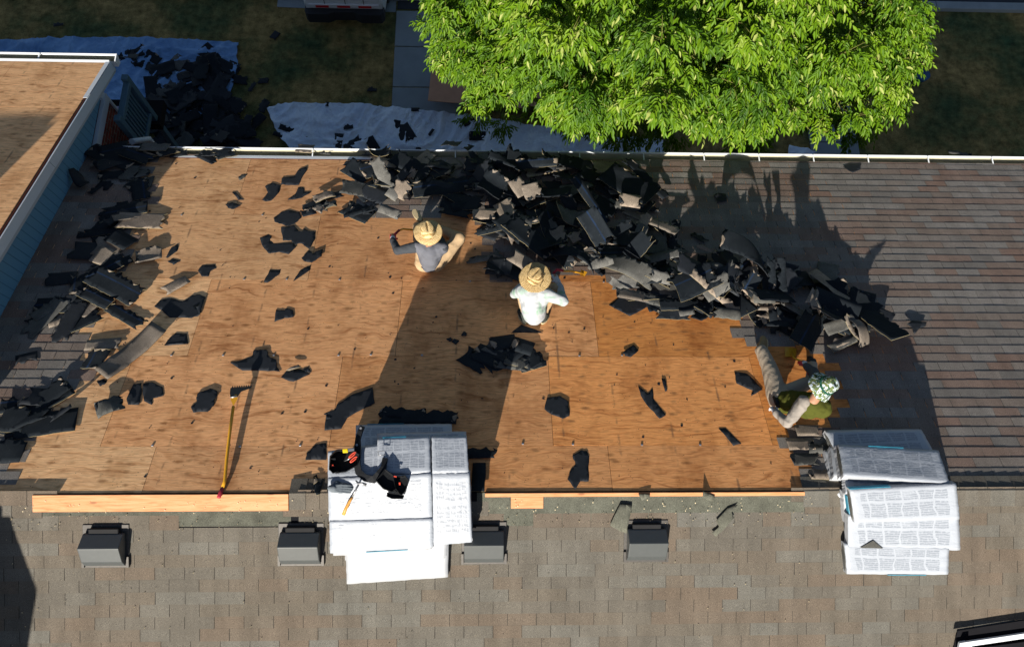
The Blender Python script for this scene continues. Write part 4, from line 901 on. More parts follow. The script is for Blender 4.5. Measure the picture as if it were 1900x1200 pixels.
for px, py, a, L, W, lab in ((775,773,0,.86,.2,'long dark strip lying in shade just above the middle stack'),(748,765,-3,.5,.16,'dark strip over the long one just above the middle stack'),(892,838,2,.3,.16,'dark tab lying in shade against the right side of the middle stack, upper one'),(888,885,88,.34,.14,'dark tab in shade against the right side of the middle stack, lower one'),(588,900,85,.2,.12,'dark tab by the lower left corner of the middle stack')):
    piece(px, py, a, L, W, 'back', .02, label=lab, group='dark strips around the middle stack', r=rp)
# shingles left around the seated worker and beside the right stack
for px, py, a, kd, lab in ((1500,799,0,'top','flat brown tab right under the elbow of the seated worker'),(1485,824,2,'top','flat brown tab at the plywood corner, second row'),(1522,830,0,'topdark','flat grey tab between plywood corner and right stack'),(1495,852,1,'topdark','flat dark tab at the plywood corner, third row'),(1526,878,0,'top','lit brown tab lowest beside the right stack')):
    piece(px, py, a, .3, .15, kd, .016, label=lab, group='loose tabs beside the right bundle stack')

# ------------------------------------------------------------------ wrapped shingle bundles
def bundle(c4_, thick, label, group, seed, mat='wrap', sag=.0, teal=None, parent=None):
    """c4_: four top corners (px, py, z) in order left-top, right-top, right-bottom, left-bottom"""
    P4 = [Z(a, b, z) for a, b, z in c4_]
    e1 = (P4[1]-P4[0]); e2 = (P4[3]-P4[0]); n = e1.cross(e2).normalized()
    if n.z < 0: n = -n
    bm = bmesh.new(); uvl = bm.loops.layers.uv.new('UVMap'); NX, NY = 28, 12; r = random.Random(seed)
    grid = []
    for j in range(NY+1):
        row = []
        for i in range(NX+1):
            u, v = i/NX, j/NY
            p = P4[0]*(1-u)*(1-v)+P4[1]*u*(1-v)+P4[2]*u*v+P4[3]*(1-u)*v
            eu, ev = min(u, 1-u)*e1.length, min(v, 1-v)*e2.length
            rd = .007*(math.exp(-eu/.006)+math.exp(-ev/.006))
            wr = .004*nz(p.x*1.2+p.y*.7, p.y*3-p.x, 5, seed)+.0022*nz(p.x+p.y, p.y-p.x, 17, seed)+.005*nz(p.x, p.y, 1.4, seed)
            if eu < .1: wr += .004*nz(u*3, v*22, 1, seed)
            out = .006*nz(u*5, v*5, 2, seed+3)
            q = p+n*(wr-rd-sag*math.sin(u*PI)*.01)+e1.normalized()*(out if u in (0, 1) else 0)+e2.normalized()*(out if v in (0, 1) else 0)
            row.append(bm.verts.new(q))
        grid.append(row)
    for j in range(NY):
        for i in range(NX):
            f = bm.faces.new((grid[j+1][i], grid[j+1][i+1], grid[j][i+1], grid[j][i])); f.smooth = True
            for l, (a, b) in zip(f.loops, ((i, j+1), (i+1, j+1), (i+1, j), (i, j))): l[uvl].uv = (a/NX, 1-b/NY)
    ring = [grid[0][i] for i in range(NX+1)]+[grid[j][NX] for j in range(1, NY+1)]+[grid[NY][i] for i in range(NX-1, -1, -1)]+[grid[j][0] for j in range(NY-1, 0, -1)]
    lows = [bm.verts.new(v.co-n*(thick-.01)+Vector((r.uniform(-.003, .003), r.uniform(-.003, .003), 0))) for v in ring]
    m = len(ring)
    for i in range(m):
        f = bm.faces.new((ring[i], ring[(i+1) % m], lows[(i+1) % m], lows[i])); f.material_index = 1
        for l in f.loops: l[uvl].uv = (0, 0)
    f = bm.faces.new(lows); f.material_index = 1
    bmesh.ops.recalc_face_normals(bm, faces=bm.faces)
    o = bmobj('shingle_bundle', bm, [M[mat], M['wrap_plain']])
    tag(o, label, 'shingle bundle', group)
    if teal:   # printed teal band along the long side given by (edge, u0, u1)
        for ed, u0, u1 in teal:
            a, b = {'top': (0, 1), 'bottom': (3, 2), 'left': (0, 3)}[ed]
            A = P4[a].lerp(P4[b], u0); Bq = P4[a].lerp(P4[b], u1); cen = (P4[0]+P4[1]+P4[2]+P4[3])/4
            outd = ((A+Bq)/2-cen); t = (Bq-A).normalized(); outd = (outd-t*outd.dot(t)).normalized()*.006
            bm = bmesh.new(); hexa(bm, [A-n*thick*.7+outd*.3, Bq-n*thick*.7+outd*.3, Bq-n*thick*.7+outd*1.6, A-n*thick*.7+outd*1.6], [A-n*.0+outd*.3, Bq-n*.0+outd*.3, Bq-n*.004+outd*1.6, A-n*.004+outd*1.6])
            bmesh.ops.recalc_face_normals(bm, faces=bm.faces); bmobj('printed_band', bm, M['teal'], o)
    # dark open end where the shingles show
    return o, P4, n
def open_end(o, P4, n, side, v0=.1, v1=.9, thick=.06):
    a, b = ((P4[0], P4[3]) if side == 'l' else (P4[1], P4[2])); A, Bq = a.lerp(b, v0), a.lerp(b, v1)
    d = (P4[0]-P4[1]).normalized()*(1 if side == 'l' else -1)
    bm = bmesh.new(); k = 8; up, lo_ = [], []
    for i in range(k+1):
        t = i/k; p = A.lerp(Bq, t); hh = math.sin(PI*t)**.5 if 0 < t < 1 else 0
        up.append(p-n*(.5-.42*hh)*thick); lo_.append(p-n*(.5+.42*hh)*thick)
    prof = up+lo_[::-1][1:-1]
    hexa(bm, [q+d*.0 for q in prof], [q+d*.008 for q in prof]); bmesh.ops.recalc_face_normals(bm, faces=bm.faces)
    bmobj('open_end', bm, M['granule_dark'], o)
GC = 'white wrapped bundles of the middle stack'; GR = 'white wrapped bundles of the right stack'
zc = 8
cdefs = [ # top layer of the middle stack
 ([(608,836,8.37),(742,818,8.40),(742,880,8.44),(608,890,8.41)], 'white bundle with the tool pouch at the left edge of the middle stack', 'wrap'),
 ([(700,812,8.39),(797,808,8.41),(799,877,8.46),(700,880,8.45)], 'white bundle left of the seam at the top of the middle stack', 'wrap'),
 ([(801,808,8.42),(866,808,8.41),(870,877,8.46),(802,877,8.47)], 'short white bundle right of the seam at the top of the middle stack', 'wrap'),
 ([(608,888,8.42),(800,878,8.47),(802,962,8.27),(610,968,8.24)], 'wide white bundle under glove and hammer in the middle stack', 'wrap'),
 ([(802,877,8.47),(871,877,8.46),(876,1006,8.15),(804,1012,8.15)], 'long printed white bundle down the right side of the middle stack', 'wrap'),
 ([(611,966,8.25),(803,961,8.28),(804,1016,8.14),(612,1027,8.11)], 'lowest printed white bundle on top of the middle stack', 'wrap'),
]
for i, (c, lab, m) in enumerate(cdefs):
    o, P4, n = bundle(c, .075, lab, GC, 10+i, m, teal=[('top', .1, .55)] if i == 1 else ([('bottom', .35, .75)] if i == 5 else None))
    for k in range(1, 5):
        jx, jy = rs.uniform(-7, 6), rs.uniform(-4, 4)
        base_ok = min(p[2] for p in P4)-.08*k
        if base_ok < 7.86: break
        if i in (1,) and k > 3: continue
        cc = [(a+jx+(6 if a < 700 else -5), b+jy, z-.08*k) for a, b, z in c]
        # follow the nadir so that the lower bundle stays under its neighbour
        cc = [(a+(898-a)*.0102*k*1.0, b+(1062-b)*.0102*k, z) for a, b, z in cc]
        bundle(cc, .075, 'white bundle buried below the top layer of the middle stack', 'buried bundles of the middle stack', 40+i*5+k, 'wrap_plain')
bundle([(660,787,7.80),(838,785,7.80),(842,842,8.0),(659,844,8.0)], .09, 'bluish shaded bundle sticking out at the top of the middle stack', GC, 71, teal=[('top', .12, .5)])
bundle([(700,803,7.98),(865,799,7.98),(868,850,8.14),(700,850,8.14)], .09, 'second shaded bundle peeking out behind the top of the middle stack', GC, 72)
bundle([(640,975,8.02),(833,972,8.02),(831,1071,7.77),(643,1084,7.77)], .11, 'plain brilliant white bundle lying lowest at the foot of the middle stack', GC, 73, 'wrap_plain')
bundle([(640,985,8.0),(832,985,8.0),(828,1040,7.85),(640,1040,7.85)], .09, 'white bundle hidden between the foot and the top of the middle stack', GC, 74, 'wrap_plain')
rdefs = [
 ([(1531,797,7.94),(1710,795,7.94),(1740,850,8.10),(1566,872,8.10)], 'bluish shaded bundle sticking out at the top of the right stack', None),
 ([(1556,824,8.17),(1742,834,8.17),(1763,896,8.30),(1566,882,8.30)], 'upper printed white bundle of the right stack with a crumpled right end', [('top', .3, .65)]),
 ([(1568,886,8.2),(1725,888,8.2),(1730,915,8.21),(1570,915,8.21)], 'bundle showing as a blue gap between the two top ones of the right stack', [('top', .25, .95)]),
 ([(1577,908,8.30),(1775,897,8.31),(1782,964,8.14),(1586,970,8.13)], 'middle printed white bundle of the right stack jutting to the right', [('top', .0, .38)]),
 ([(1574,955,8.10),(1779,955,8.10),(1783,1021,7.92),(1574,1018,7.92)], 'white bundle with a torn open corner in the right stack', None),
 ([(1567,1008,7.94),(1762,1015,7.94),(1760,1066,7.80),(1572,1065,7.80)], 'lowest printed white bundle at the foot of the right stack', [('bottom', .4, .78)]),
]
for i, (c, lab, tl) in enumerate(rdefs):
    o, P4, n = bundle(c, .085, lab, GR, 110+i, teal=tl)
    if i in (0, 1, 3, 5): open_end(o, P4, n, 'l', .06, .94, .075)
    if i in (1, 3, 4):
        for k in range(1, 4):
            if min(p[2] for p in P4)-.09*k < 7.84: break
            cc = [(a+(898-a)*.0112*k+rs.uniform(-4, 4), b+(1062-b)*.0112*k+rs.uniform(-3, 3), z-.09*k) for a, b, z in c]
            bundle(cc, .085, 'white bundle buried below the top layer of the right stack', 'buried bundles of the right stack', 140+i*5+k, 'wrap_plain', teal=[('left', .2, .8)] if i == 3 and k == 1 else None)
bm = prism([Z(1595,1016,7.935), Z(1620,1002,7.975), Z(1638,1017,7.935)], (0, 0, .004)); o_ = tag(bmobj('shingle_scrap', bm, M['granule_dark']), 'dark triangle of bare shingle showing through the torn wrapper, right stack', 'shingle scrap')

# ------------------------------------------------------------------ tools on the middle stack
def TZ(px, py, z=8.47): return Z(px, py, z)
def pouch(name, pts, z0, z1, par, mat='belt'):
    bm = bmesh.new(); lo = [TZ(*p, z0) for p in pts]; hi = [TZ(*p, z1) for p in pts]; c = sum(hi, Vector())/len(hi)
    hi = [h.lerp(c, .08) for h in hi]; hexa(bm, lo, hi); bmesh.ops.recalc_face_normals(bm, faces=bm.faces)
    top = max(bm.faces, key=lambda f: f.calc_center_median().z if len(f.verts) == len(pts) else -1)
    r_ = bmesh.ops.inset_region(bm, faces=[top], thickness=.012); 
    for v in top.verts: v.co.z -= (z1-z0)*.55
    bevel(bm, .004, 2); return bmobj(name, bm, M[mat], par, smooth=False)
tb = empty('tool_belt', TZ(690, 880, 8.45), 'black leather tool belt with pouches lying curved on the middle bundle stack', 'tool belt')
bm = bmesh.new()
pth = crop(590, 770, 3.64, [(300,75),(285,110),(270,160),(268,230),(262,320),(275,385),(320,425),(375,435),(415,400),(445,350),(455,290)])
top_ = [TZ(a, b, 8.44+.02*math.sin(i)) for i, (a, b) in enumerate(pth)]
lo_ = []
for i, p in enumerate(top_):
    t = (top_[min(i+1, len(top_)-1)]-top_[max(i-1, 0)]).normalized(); sd = t.cross(Vector((0, 0, 1)))
    wdt = .034 if 2 < i < 9 else .026
    lo_.append([bm.verts.new(p+sd*wdt+Vector((0,0,.012))), bm.verts.new(p-sd*wdt+Vector((0,0,.03))), bm.verts.new(p-sd*wdt+Vector((0,0,-.02))), bm.verts.new(p+sd*wdt+Vector((0,0,-.04)))])
for a, b in zip(lo_, lo_[1:]):
    for k in range(4): bm.faces.new((a[k], a[(k+1) % 4], b[(k+1) % 4], b[k]))
bm.faces.new(lo_[0]); bm.faces.new(lo_[-1][::-1]); bmesh.ops.recalc_face_normals(bm, faces=bm.faces); bmobj('belt_strap', bm, M['belt'], tb)
K = lambda pts: crop(590, 770, 3.64, pts)
pouch('tool_pouch', K([(78,275),(120,235),(240,220),(285,260),(270,340),(190,385),(120,395),(72,370)]), 8.40, 8.53, tb)
pouch('tool_pouch', K([(82,290),(118,285),(140,380),(100,395),(74,365)]), 8.42, 8.56, tb)
pouch('tool_pouch', K([(450,355),(510,400),(530,500),(500,520),(440,500),(385,440)]), 8.42, 8.53, tb)
pouch('tool_pouch', K([(520,410),(590,400),(615,435),(590,520),(560,545),(525,500)]), 8.40, 8.50, tb)
pouch('tool_pouch', K([(465,520),(540,525),(585,540),(575,565),(500,565),(462,548)]), 8.40, 8.47, tb)
bm = bmesh.new(); q = K([(405,245),(450,240),(455,268),(410,272)]); tube(bm, [TZ(*p, 8.475) for p in q]+[TZ(*q[0], 8.475)], .004, 6); bmobj('buckle', bm, M['steel'], tb)
for p in K([(262,200),(288,88)]):
    bm = bmesh.new(); tube(bm, [TZ(*p, 8.46), TZ(*p, 8.482)], .012, 12); bmobj('buckle', bm, M['steel'], tb)
for pts in ([(90,335),(103,333),(103,345),(90,347)], [(512,408),(532,412),(530,420),(512,416)], [(545,455),(556,452),(558,470),(548,472)]):
    bm = bmesh.new(); pp = K(pts); hexa(bm, [TZ(*p, 8.52) for p in pp], [TZ(*p, 8.53) for p in pp]); bmesh.ops.recalc_face_normals(bm, faces=bm.faces); bmobj('red_stitching', bm, M['scis'], tb)
sc_ = empty('scissors', TZ(653, 846, 8.55), 'scissors with orange red finger loops stuck in the left tool pouch', 'scissors')
for cx, cy, rx, ry in ((232,268,26,16),(240,298,26,16)):
    bm = bmesh.new(); n_ = 14; pts = []
    for k in range(n_+1):
        a = 2*PI*k/n_; x = cx+rx*math.cos(a)*.8-ry*math.sin(a)*.5; y = cy+ry*math.sin(a)*.9-rx*math.cos(a)*.5
        pts.append(TZ(*K([(x, y)])[0], 8.56))
    tube(bm, pts, .0065, 6); bmobj('finger_loop', bm, M['scis'], sc_)
bm = bmesh.new(); tube(bm, [TZ(*K([(215,290)])[0], 8.555), TZ(*K([(180,310)])[0], 8.50)], [.008, .003], 6); bmobj('blade', bm, M['steel'], sc_)
tm = empty('tape_measure', TZ(641, 836, 8.55), 'yellow tape measure with a steel clip in the left tool pouch', 'tape measure')
bm = bmesh.new(); pp = K([(165,228),(200,224),(204,252),(168,255)]); hexa(bm, [TZ(*p, 8.50) for p in pp], [TZ(*p, 8.57) for p in pp]); bmesh.ops.recalc_face_normals(bm, faces=bm.faces); bevel(bm, .008, 2); bmobj('case', bm, M['tape'], tm)
bm = bmesh.new(); pp = K([(202,224),(245,222),(245,238),(204,246)]); hexa(bm, [TZ(*p, 8.53) for p in pp], [TZ(*p, 8.565) for p in pp]); bmesh.ops.recalc_face_normals(bm, faces=bm.faces); bevel(bm, .004, 2); bmobj('clip', bm, M['steel'], tm)
hm = empty('hammer', TZ(652, 925, 8.42), 'claw hammer with an orange wooden handle lying on the middle bundle stack', 'hammer')
bm = bmesh.new(); a, b = K([(172,672)])[0], K([(232,552)])[0]
tube(bm, [TZ(*a, 8.365), TZ(*K([(190,625)])[0], 8.385), TZ(*K([(215,580)])[0], 8.40), TZ(*b, 8.415)], [.018, .0165, .014, .013], 10); bmobj('handle', bm, M['wood'], hm)
bm = bmesh.new(); tube(bm, [TZ(*b, 8.415), TZ(*K([(272,472)])[0], 8.46)], [.009, .009], 8); bmobj('shaft', bm, M['steel'], hm)
bm = bmesh.new(); tube(bm, [TZ(*K([(255,440)])[0], 8.46), TZ(*K([(272,460)])[0], 8.475), TZ(*K([(300,460)])[0], 8.475), TZ(*K([(325,470)])[0], 8.46)], [.006, .014, .013, .016], 8); bmobj('head', bm, M['steel'], hm)

# ------------------------------------------------------------------ figures: capsules fused into one skin
def capsule(bm, p1, r1, p2, r2, flat=1., fdir=None):
    p1, p2 = Vector(p1), Vector(p2); ax = (p2-p1)
    ax = ax.normalized() if ax.length > 1e-6 else Vector((0, 0, 1))
    r_ = bmesh.ops.create_icosphere(bm, subdivisions=3, radius=1)
    for v in r_['verts']:
        d = v.co.copy()
        if fdir is not None:
            fd = fdir.normalized(); d = d-fd*d.dot(fd)*(1-flat)
        v.co = p2+d*r2 if v.co.dot(ax) > 0 else p1+d*r1
def fused(name, caps, mat, parent, voxel=.011, wr=.0, smooth=3, seed=0, M_=None, extra=None):
    bm = bmesh.new()
    for c in caps: capsule(bm, *c)
    me = bpy.data.meshes.new('t'); bm.to_mesh(me); bm.free()
    t = bpy.data.objects.new('t', me); C.objects.link(t)
    md = t.modifiers.new('r', 'REMESH'); md.mode = 'VOXEL'; md.voxel_size = voxel
    ms = t.modifiers.new('s', 'SMOOTH'); ms.iterations = smooth; ms.factor = .5
    dg = bpy.context.evaluated_depsgraph_get(); m2 = bpy.data.meshes.new_from_object(t.evaluated_get(dg)); m2.name = name
    bpy.data.objects.remove(t); bpy.data.meshes.remove(me)
    if wr:
        b2 = bmesh.new(); b2.from_mesh(m2); b2.normal_update()
        for v in b2.verts:
            c = v.co; f = 1.0*nz(c.x*9+c.z*16, c.y*9-c.z*12, 1, seed)+.5*(.25-abs(nz(c.x*11+c.z*9, c.y*11+c.z*12, 1, seed+4)))*2
            v.co = c+v.normal*wr*f
        b2.to_mesh(m2); b2.free()
    m2.polygons.foreach_set('use_smooth', [True]*len(m2.polygons))
    return link(name, m2, mat, parent)
def chain(pts, rs_, extra=()):
    return [(pts[i], rs_[i], pts[i+1], rs_[i+1], *extra) for i in range(len(pts)-1)]
def hand(w_, k_, up, side, curl=.9, s=1.):
    """w_ wrist, k_ knuckle centre; side points to the thumb; returns capsules of palm, five fingers"""
    w_, k_ = Vector(w_), Vector(k_); f = (k_-w_).normalized(); side = Vector(side); side = (side-f*side.dot(f)).normalized(); n = f.cross(side)
    if n.dot(Vector(up)) < 0: n = -n
    cs = [(w_, .027*s, w_+f*.03, .03*s)]
    L = (.042, .047, .043, .033)
    for i in range(4):
        o = side*(.030-.020*i)*s; kn = k_+o; cs.append((w_+f*.02+o*.6, .02*s, kn, .0135*s))
        d1 = (f*math.cos(curl*.5)-n*math.sin(curl*.5)); d2 = (f*math.cos(curl*1.5)-n*math.sin(curl*1.5)); d3 = (f*math.cos(curl*2.4)-n*math.sin(curl*2.4))
        a = kn+d1*L[i]*s; b = a+d2*.026*s; c = b+d3*.02*s
        cs += [(kn, .0115*s, a, .0105*s), (a, .0105*s, b, .0095*s), (b, .0095*s, c, .0085*s)]
    t0 = w_+f*.03+side*.028*s; t1 = t0+(f*.6+side*.8-n*.3).normalized()*.035*s; t2 = t1+(f*.9-n*.6-side*.2).normalized()*.03*s
    cs += [(w_+f*.02+side*.012, .018*s, t0, .015*s), (t0, .014*s, t1, .012*s), (t1, .012*s, t2, .0095*s)]
    return cs, f, n, side
def head(c, face, up, par_caps):
    """capsules for skull, jaw, nose, ears around centre c"""
    c, face, up = Vector(c), Vector(face).normalized(), Vector(up).normalized(); rt = face.cross(up).normalized()
    return [(c+up*.015-face*.012, .084, c+face*.02, .074), (c-up*.05+face*.035, .055, c-up*.085+face*.05, .038), (c+face*.085+up*.01, .010, c+face*.112-up*.025, .015),
            (c+rt*.082, .018, c+rt*.086-up*.03, .012), (c-rt*.082, .018, c-rt*.086-up*.03, .012), (c+face*.088-up*.062, .012, c+face*.086-up*.066, .012),
            (c-up*.06-face*.02, .055, c-up*.15-face*.05, .058)]
def facebits(c, face, up, par):
    c, face, up = Vector(c), Vector(face).normalized(), Vector(up).normalized(); rt = face.cross(up).normalized()
    for s in (-1, 1):
        bm = bmesh.new(); bmesh.ops.create_uvsphere(bm, u_segments=10, v_segments=8, radius=.011, matrix=Matrix.Translation(c+face*.088+rt*s*.032+up*.012)); bmobj('eye', bm, M['hair'], par, smooth=True)
def shoe(ankle, toe, up, mat, par, s=1.):
    a, t = Vector(ankle), Vector(toe); f = (t-a).normalized(); u = Vector(up); u = (u-f*u.dot(f)).normalized(); rt = f.cross(u)
    caps = [(a-f*.03-u*.03, .042*s, a+u*.015, .045*s), (a-f*.03-u*.035, .04*s, a+f*.09-u*.04, .043*s), (a+f*.05-u*.04, .043*s, a+f*.155-u*.045, .04*s), (a+f*.03, .04*s, a+f*.1-u*.03, .038*s)]
    o = fused('shoe', caps, mat, par, .011, 0, 2)
    bm = bmesh.new(); n = 16; lo, hi = [], []
    for k in range(n):
        an = 2*PI*k/n; x = .065+.135*math.cos(an); y = .048*math.sin(an)*(1+.12*math.cos(an))
        hi.append(a+f*x+rt*y-u*.066); lo.append(a+f*x+rt*y-u*.092)
    hexa(bm, lo, hi); bmesh.ops.recalc_face_normals(bm, faces=bm.faces); bevel(bm, .004, 1); bmobj('sole', bm, M['sole'], o)
    return o
def straw_hat(c, up, fwd, R, par, mat, seed, rag=.006):
    c, up = Vector(c), Vector(up).normalized(); fwd = Vector(fwd); fwd = (fwd-up*fwd.dot(up)).normalized(); rt = fwd.cross(up)
    Rm = Matrix((rt, fwd, up)).transposed().to_4x4(); Rm.translation = c
    V, FC = [], []; NA = 64; prof = []
    for k in range(8): prof.append(('t', k/8))            # crown top, from the middle
    for k in range(6): prof.append(('s', k/6))            # crown side
    for k in range(15): prof.append(('b', k/14))          # brim
    V.append((0, 0, .1))
    for kind, t in prof[1:]:
        for j in range(NA):
            a = 2*PI*j/NA; ca, sa = math.cos(a), math.sin(a)
            if kind == 't': x, y, z = .07*t*ca, .092*t*sa, .132-.010*t*t
            elif kind == 's': e = t; x, y, z = (.07+.022*e**.6)*ca, (.092+.016*e**.6)*sa, .122-.122*e
            else:
                q = .1+(R-.1)*t; w2 = 1-t; x, y = ca*(q-.008*w2), sa*(q+.008*w2)
                z = -.004-.02*t*t+.014*math.sin(2*a+seed)*t*t+.006*nz(ca*2, sa*2, 2, seed)*t
                if t > .98: q2 = 1+rag*2*nz(ca*9, sa*9, 2, seed); x *= q2; y *= q2
            if kind in 'ts':
                cr = math.exp(-(x/.011)**2)*max(0, 1-abs(y-.01)/.07)**.5*(.03 if kind == 't' else 0); z -= cr
                z -= .012*max(0, y/.08)*(1 if kind == 't' else (1-t))
                if kind == 's' and y > .03: x *= 1-.14*(1-t)
            z += .0012*math.sin(j*PI)*0
            V.append((x, y, z))
    for j in range(NA): FC.append((0, 1+j, 1+(j+1) % NA))
    for i in range(len(prof)-2):
        for j in range(NA): FC.append((1+i*NA+j, 1+(i+1)*NA+j, 1+(i+1)*NA+(j+1) % NA, 1+i*NA+(j+1) % NA))
    V[0] = (0, 0, .105)
    me = bpy.data.meshes.new('hat'); me.from_pydata(V, [], FC); me.polygons.foreach_set('use_smooth', [True]*len(FC)); me.materials.append(mat)
    o = bpy.data.objects.new('straw_hat', me); C.objects.link(o); o.parent = par; o.matrix_parent_inverse = parent_world(par).inverted(); o.matrix_basis = Rm
    md = o.modifiers.new('thickness', 'SOLIDIFY'); md.thickness = .004
    WM[o.name] = Rm
    bm = bmesh.new(); tube(bm, [Rm @ Vector(((.0935)*math.cos(2*PI*k/40), .1095*math.sin(2*PI*k/40), .008)) for k in range(41)], .0055, 6); bmobj('hat_band', bm, mat, o)
    return o
UPR = (NF+Vector((0, 0, 1))).normalized()
# ---- worker in grey ------------------------------------------------
hd = F(795, 437, .60); hips = F(797, 487, .17); ch = F(798, 466, .42)
w1 = empty('person', F(797, 487, 0), 'person in a grey shirt and golden straw hat crouching on the bare plywood', 'person', 'roofers working on the roof')
shL, shR = F(776, 458, .47), F(822, 460, .47); elL, wrL, hL = F(738, 465, .42), F(729, 447, .40), F(729, 436, .39)
elR, wrR = F(812, 440, .26), F(785, 428, .28)
hpL, hpR = F(786, 488, .15), F(810, 488, .15); knL, anL = F(778, 432, .40), F(774, 420, .10); knR, anR = F(851, 443, .33), F(815, 425, .08)
face = (F(795, 420, .5)-hd).normalized(); up_ = (hd-ch).normalized()
nk = hd-up_*.14
body = [(hips, .12, ch, .11), (ch, .11, nk, .06)]+head(hd, face, up_, None)
for a, b, c, d in ((shL, elL, wrL, hL), (shR, elR, wrR, F(775, 428, .28))): body += chain([a, b, c, d], [.05, .04, .03, .025])
for a, b, c in ((hpL, knL, anL), (hpR, knR, anR)): body += chain([a, b, c], [.08, .055, .038])
fused('body', body, M['skin'], w1, .014); facebits(hd, face, up_, w1)
fused('hair', [(hd+up_*.02-face*.015, .089, hd-face*.025, .085)], M['hair'], w1, .012)
mid = F(797, 478, .3)
fused('shirt', [(hips+Vector((0,0,.02)), .135, mid, .13), (mid, .135, ch, .13), (shL, .075, shR, .075), (shL.lerp(ch, .4), .09, hpL.lerp(mid, .6), .1), (shR.lerp(ch, .4), .09, hpR.lerp(mid, .6), .1), (ch, .1, nk, .07)], M['greyshirt'], w1, .011, .010, 4, 3)
fused('sleeve', chain([shL, elL, wrL], [.072, .056, .042]), M['greysleeve'], w1, .010, .010, 3, 5)
fused('sleeve', chain([shR, elR, wrR], [.072, .056, .042]), M['greysleeve'], w1, .010, .010, 3, 8)
fused('trousers', chain([hpL, knL, anL], [.105, .078, .06])+chain([hpR, knR, anR], [.11, .085, .06])+[(hpL, .115, hpR, .115)], M['khaki'], w1, .011, .012, 3, 6)
bm = bmesh.new(); tube(bm, [hips+Vector((.135*math.cos(a), .115*math.sin(a), .045)) for a in [2*PI*k/24 for k in range(25)]], .012, 6); bmobj('belt', bm, M['belt'], w1)
hc, f_, n_, s_ = hand(wrL, hL, NF, F(745, 430, .39)-hL, .85); fused('glove', hc, M['gloveR'], w1, .006, 0, 1)
fused('glove_cuff', [(wrL.lerp(hL, -.1), .034, wrL.lerp(hL, .45), .036)], M['gloveW'], w1, .007, .002, 2)
hc, *_ = hand(wrR, F(775, 428, .28), NF, Vector((0, 1, 0)), .9); fused('glove', hc, M['gloveW'], w1, .006, 0, 1)
shoe(F(781, 412, .14), F(767, 391, .12), -NF+Vector((.3, 0, 0)), M['shoe'], w1); shoe(F(800, 425, .09), F(768, 414, .05), NF, M['darkshoe'], w1)
straw_hat(hd+up_*.05+NF*.035+Vector((0,-.025,0)), (NF*.93+Vector((.02, -.30, 0))), Vector((-.15, 1, 0)), .178, w1, M['straw'], 1.)
def pry(name, pts, rad, grip, label, headpts=None, grp=None, hr=.02):
    e = empty(name, pts[0], label, 'pry bar' if 'shovel' not in label else 'shovel', grp)
    bm = bmesh.new(); tube(bm, pts, rad, 10); bmobj('shaft', bm, M['yellow'], e)
    bm = bmesh.new(); tube(bm, grip, rad*1.35 if not isinstance(rad, list) else .019, 10); bmobj('grip', bm, M['redgrip'], e)
    return e
t1 = pry('pry_bar', [F(740, 428, .385), F(748, 425, .375), F(770, 427, .30), F(785, 430, .2), F(800, 420, .05)], .0125, [F(728, 439, .39), F(741, 427, .385)], 'yellow pry bar with red grip held by the worker in grey')
bm = bmesh.new(); hexa(bm, [F(792,414,.015), F(808,412,.015), F(812,426,.03), F(796,428,.03)], [F(792,414,.022), F(808,412,.022), F(812,426,.05), F(796,428,.05)]); bmesh.ops.recalc_face_normals(bm, faces=bm.faces); bmobj('claw', bm, M['yellow'], t1)
# ---- worker in white ------------------------------------------------
hd = F(992, 521, .62); hips = F(991, 578, .2); ch = F(990, 548, .44); mid = F(989, 566, .32)
w2 = empty('person', F(991, 578, 0), 'person in a white and green shirt and frayed straw hat squatting below the pile', 'person', 'roofers working on the roof')
shL, shR = F(970, 540, .49), F(1013, 546, .49); elR, wrR, hR = F(1046, 559, .40), F(1036, 525, .36), F(1029, 512, .34)
elL, wrL = F(955, 545, .3), F(980, 520, .24)
hpL, hpR = F(984, 572, .17), F(998, 572, .17); knL, anL = F(968, 545, .34), F(976, 583, .09); knR, anR = F(1028, 536, .36), F(1006, 583, .09)
face = (F(990, 498, .5)-hd).normalized(); up_ = (hd-ch).normalized(); nk = hd-up_*.14
body = [(hips, .11, ch, .1), (ch, .1, nk, .06)]+head(hd, face, up_, None)
for a, b, c, d in ((shL, elL, wrL, F(985, 510, .22)), (shR, elR, wrR, hR)): body += chain([a, b, c, d], [.05, .04, .03, .025])
for a, b, c in ((hpL, knL, anL), (hpR, knR, anR)): body += chain([a, b, c], [.08, .055, .038])
fused('body', body, M['skin'], w2, .014); facebits(hd, face, up_, w2)
fused('hair', [(hd+up_*.02-face*.015, .089, hd-face*.025, .085)], M['hair'], w2, .012)
fused('shirt', [(hips, .15, mid, .15), (mid, .15, ch, .135), (shL, .08, shR, .08), (shL.lerp(ch, .3), .1, hpL.lerp(mid, .4), .12), (shR.lerp(ch, .3), .1, hpR.lerp(mid, .4), .12), (ch, .1, nk, .07), (hips+Vector((0,-.03,-.03)), .13, mid, .13)]+chain([shR, elR, wrR.lerp(elR, .15)], [.078, .06, .046])+chain([shL, elL, wrL], [.078, .06, .046]), M['whiteshirt'], w2, .0105, .012, 4, 13)
fused('trousers', chain([hpL, knL, anL], [.1, .07, .055])+chain([hpR, knR, anR], [.1, .07, .055])+[(hpL, .105, hpR, .105)], M['khaki'], w2, .011, .012, 3, 16)
hc, *_ = hand(wrR, hR, NF, Vector((-1, .3, 0)), .7); fused('glove', hc, M['gloveW'], w2, .006, 0, 1)
fused('glove_cuff', [(wrR, .038, wrR.lerp(hR, .5), .038)], M['gloveW'], w2, .007, .002, 2)
hc, *_ = hand(wrL, F(1000, 508, .24), NF, Vector((0, 1, 0)), .9); fused('glove', hc, M['gloveW'], w2, .006, 0, 1)
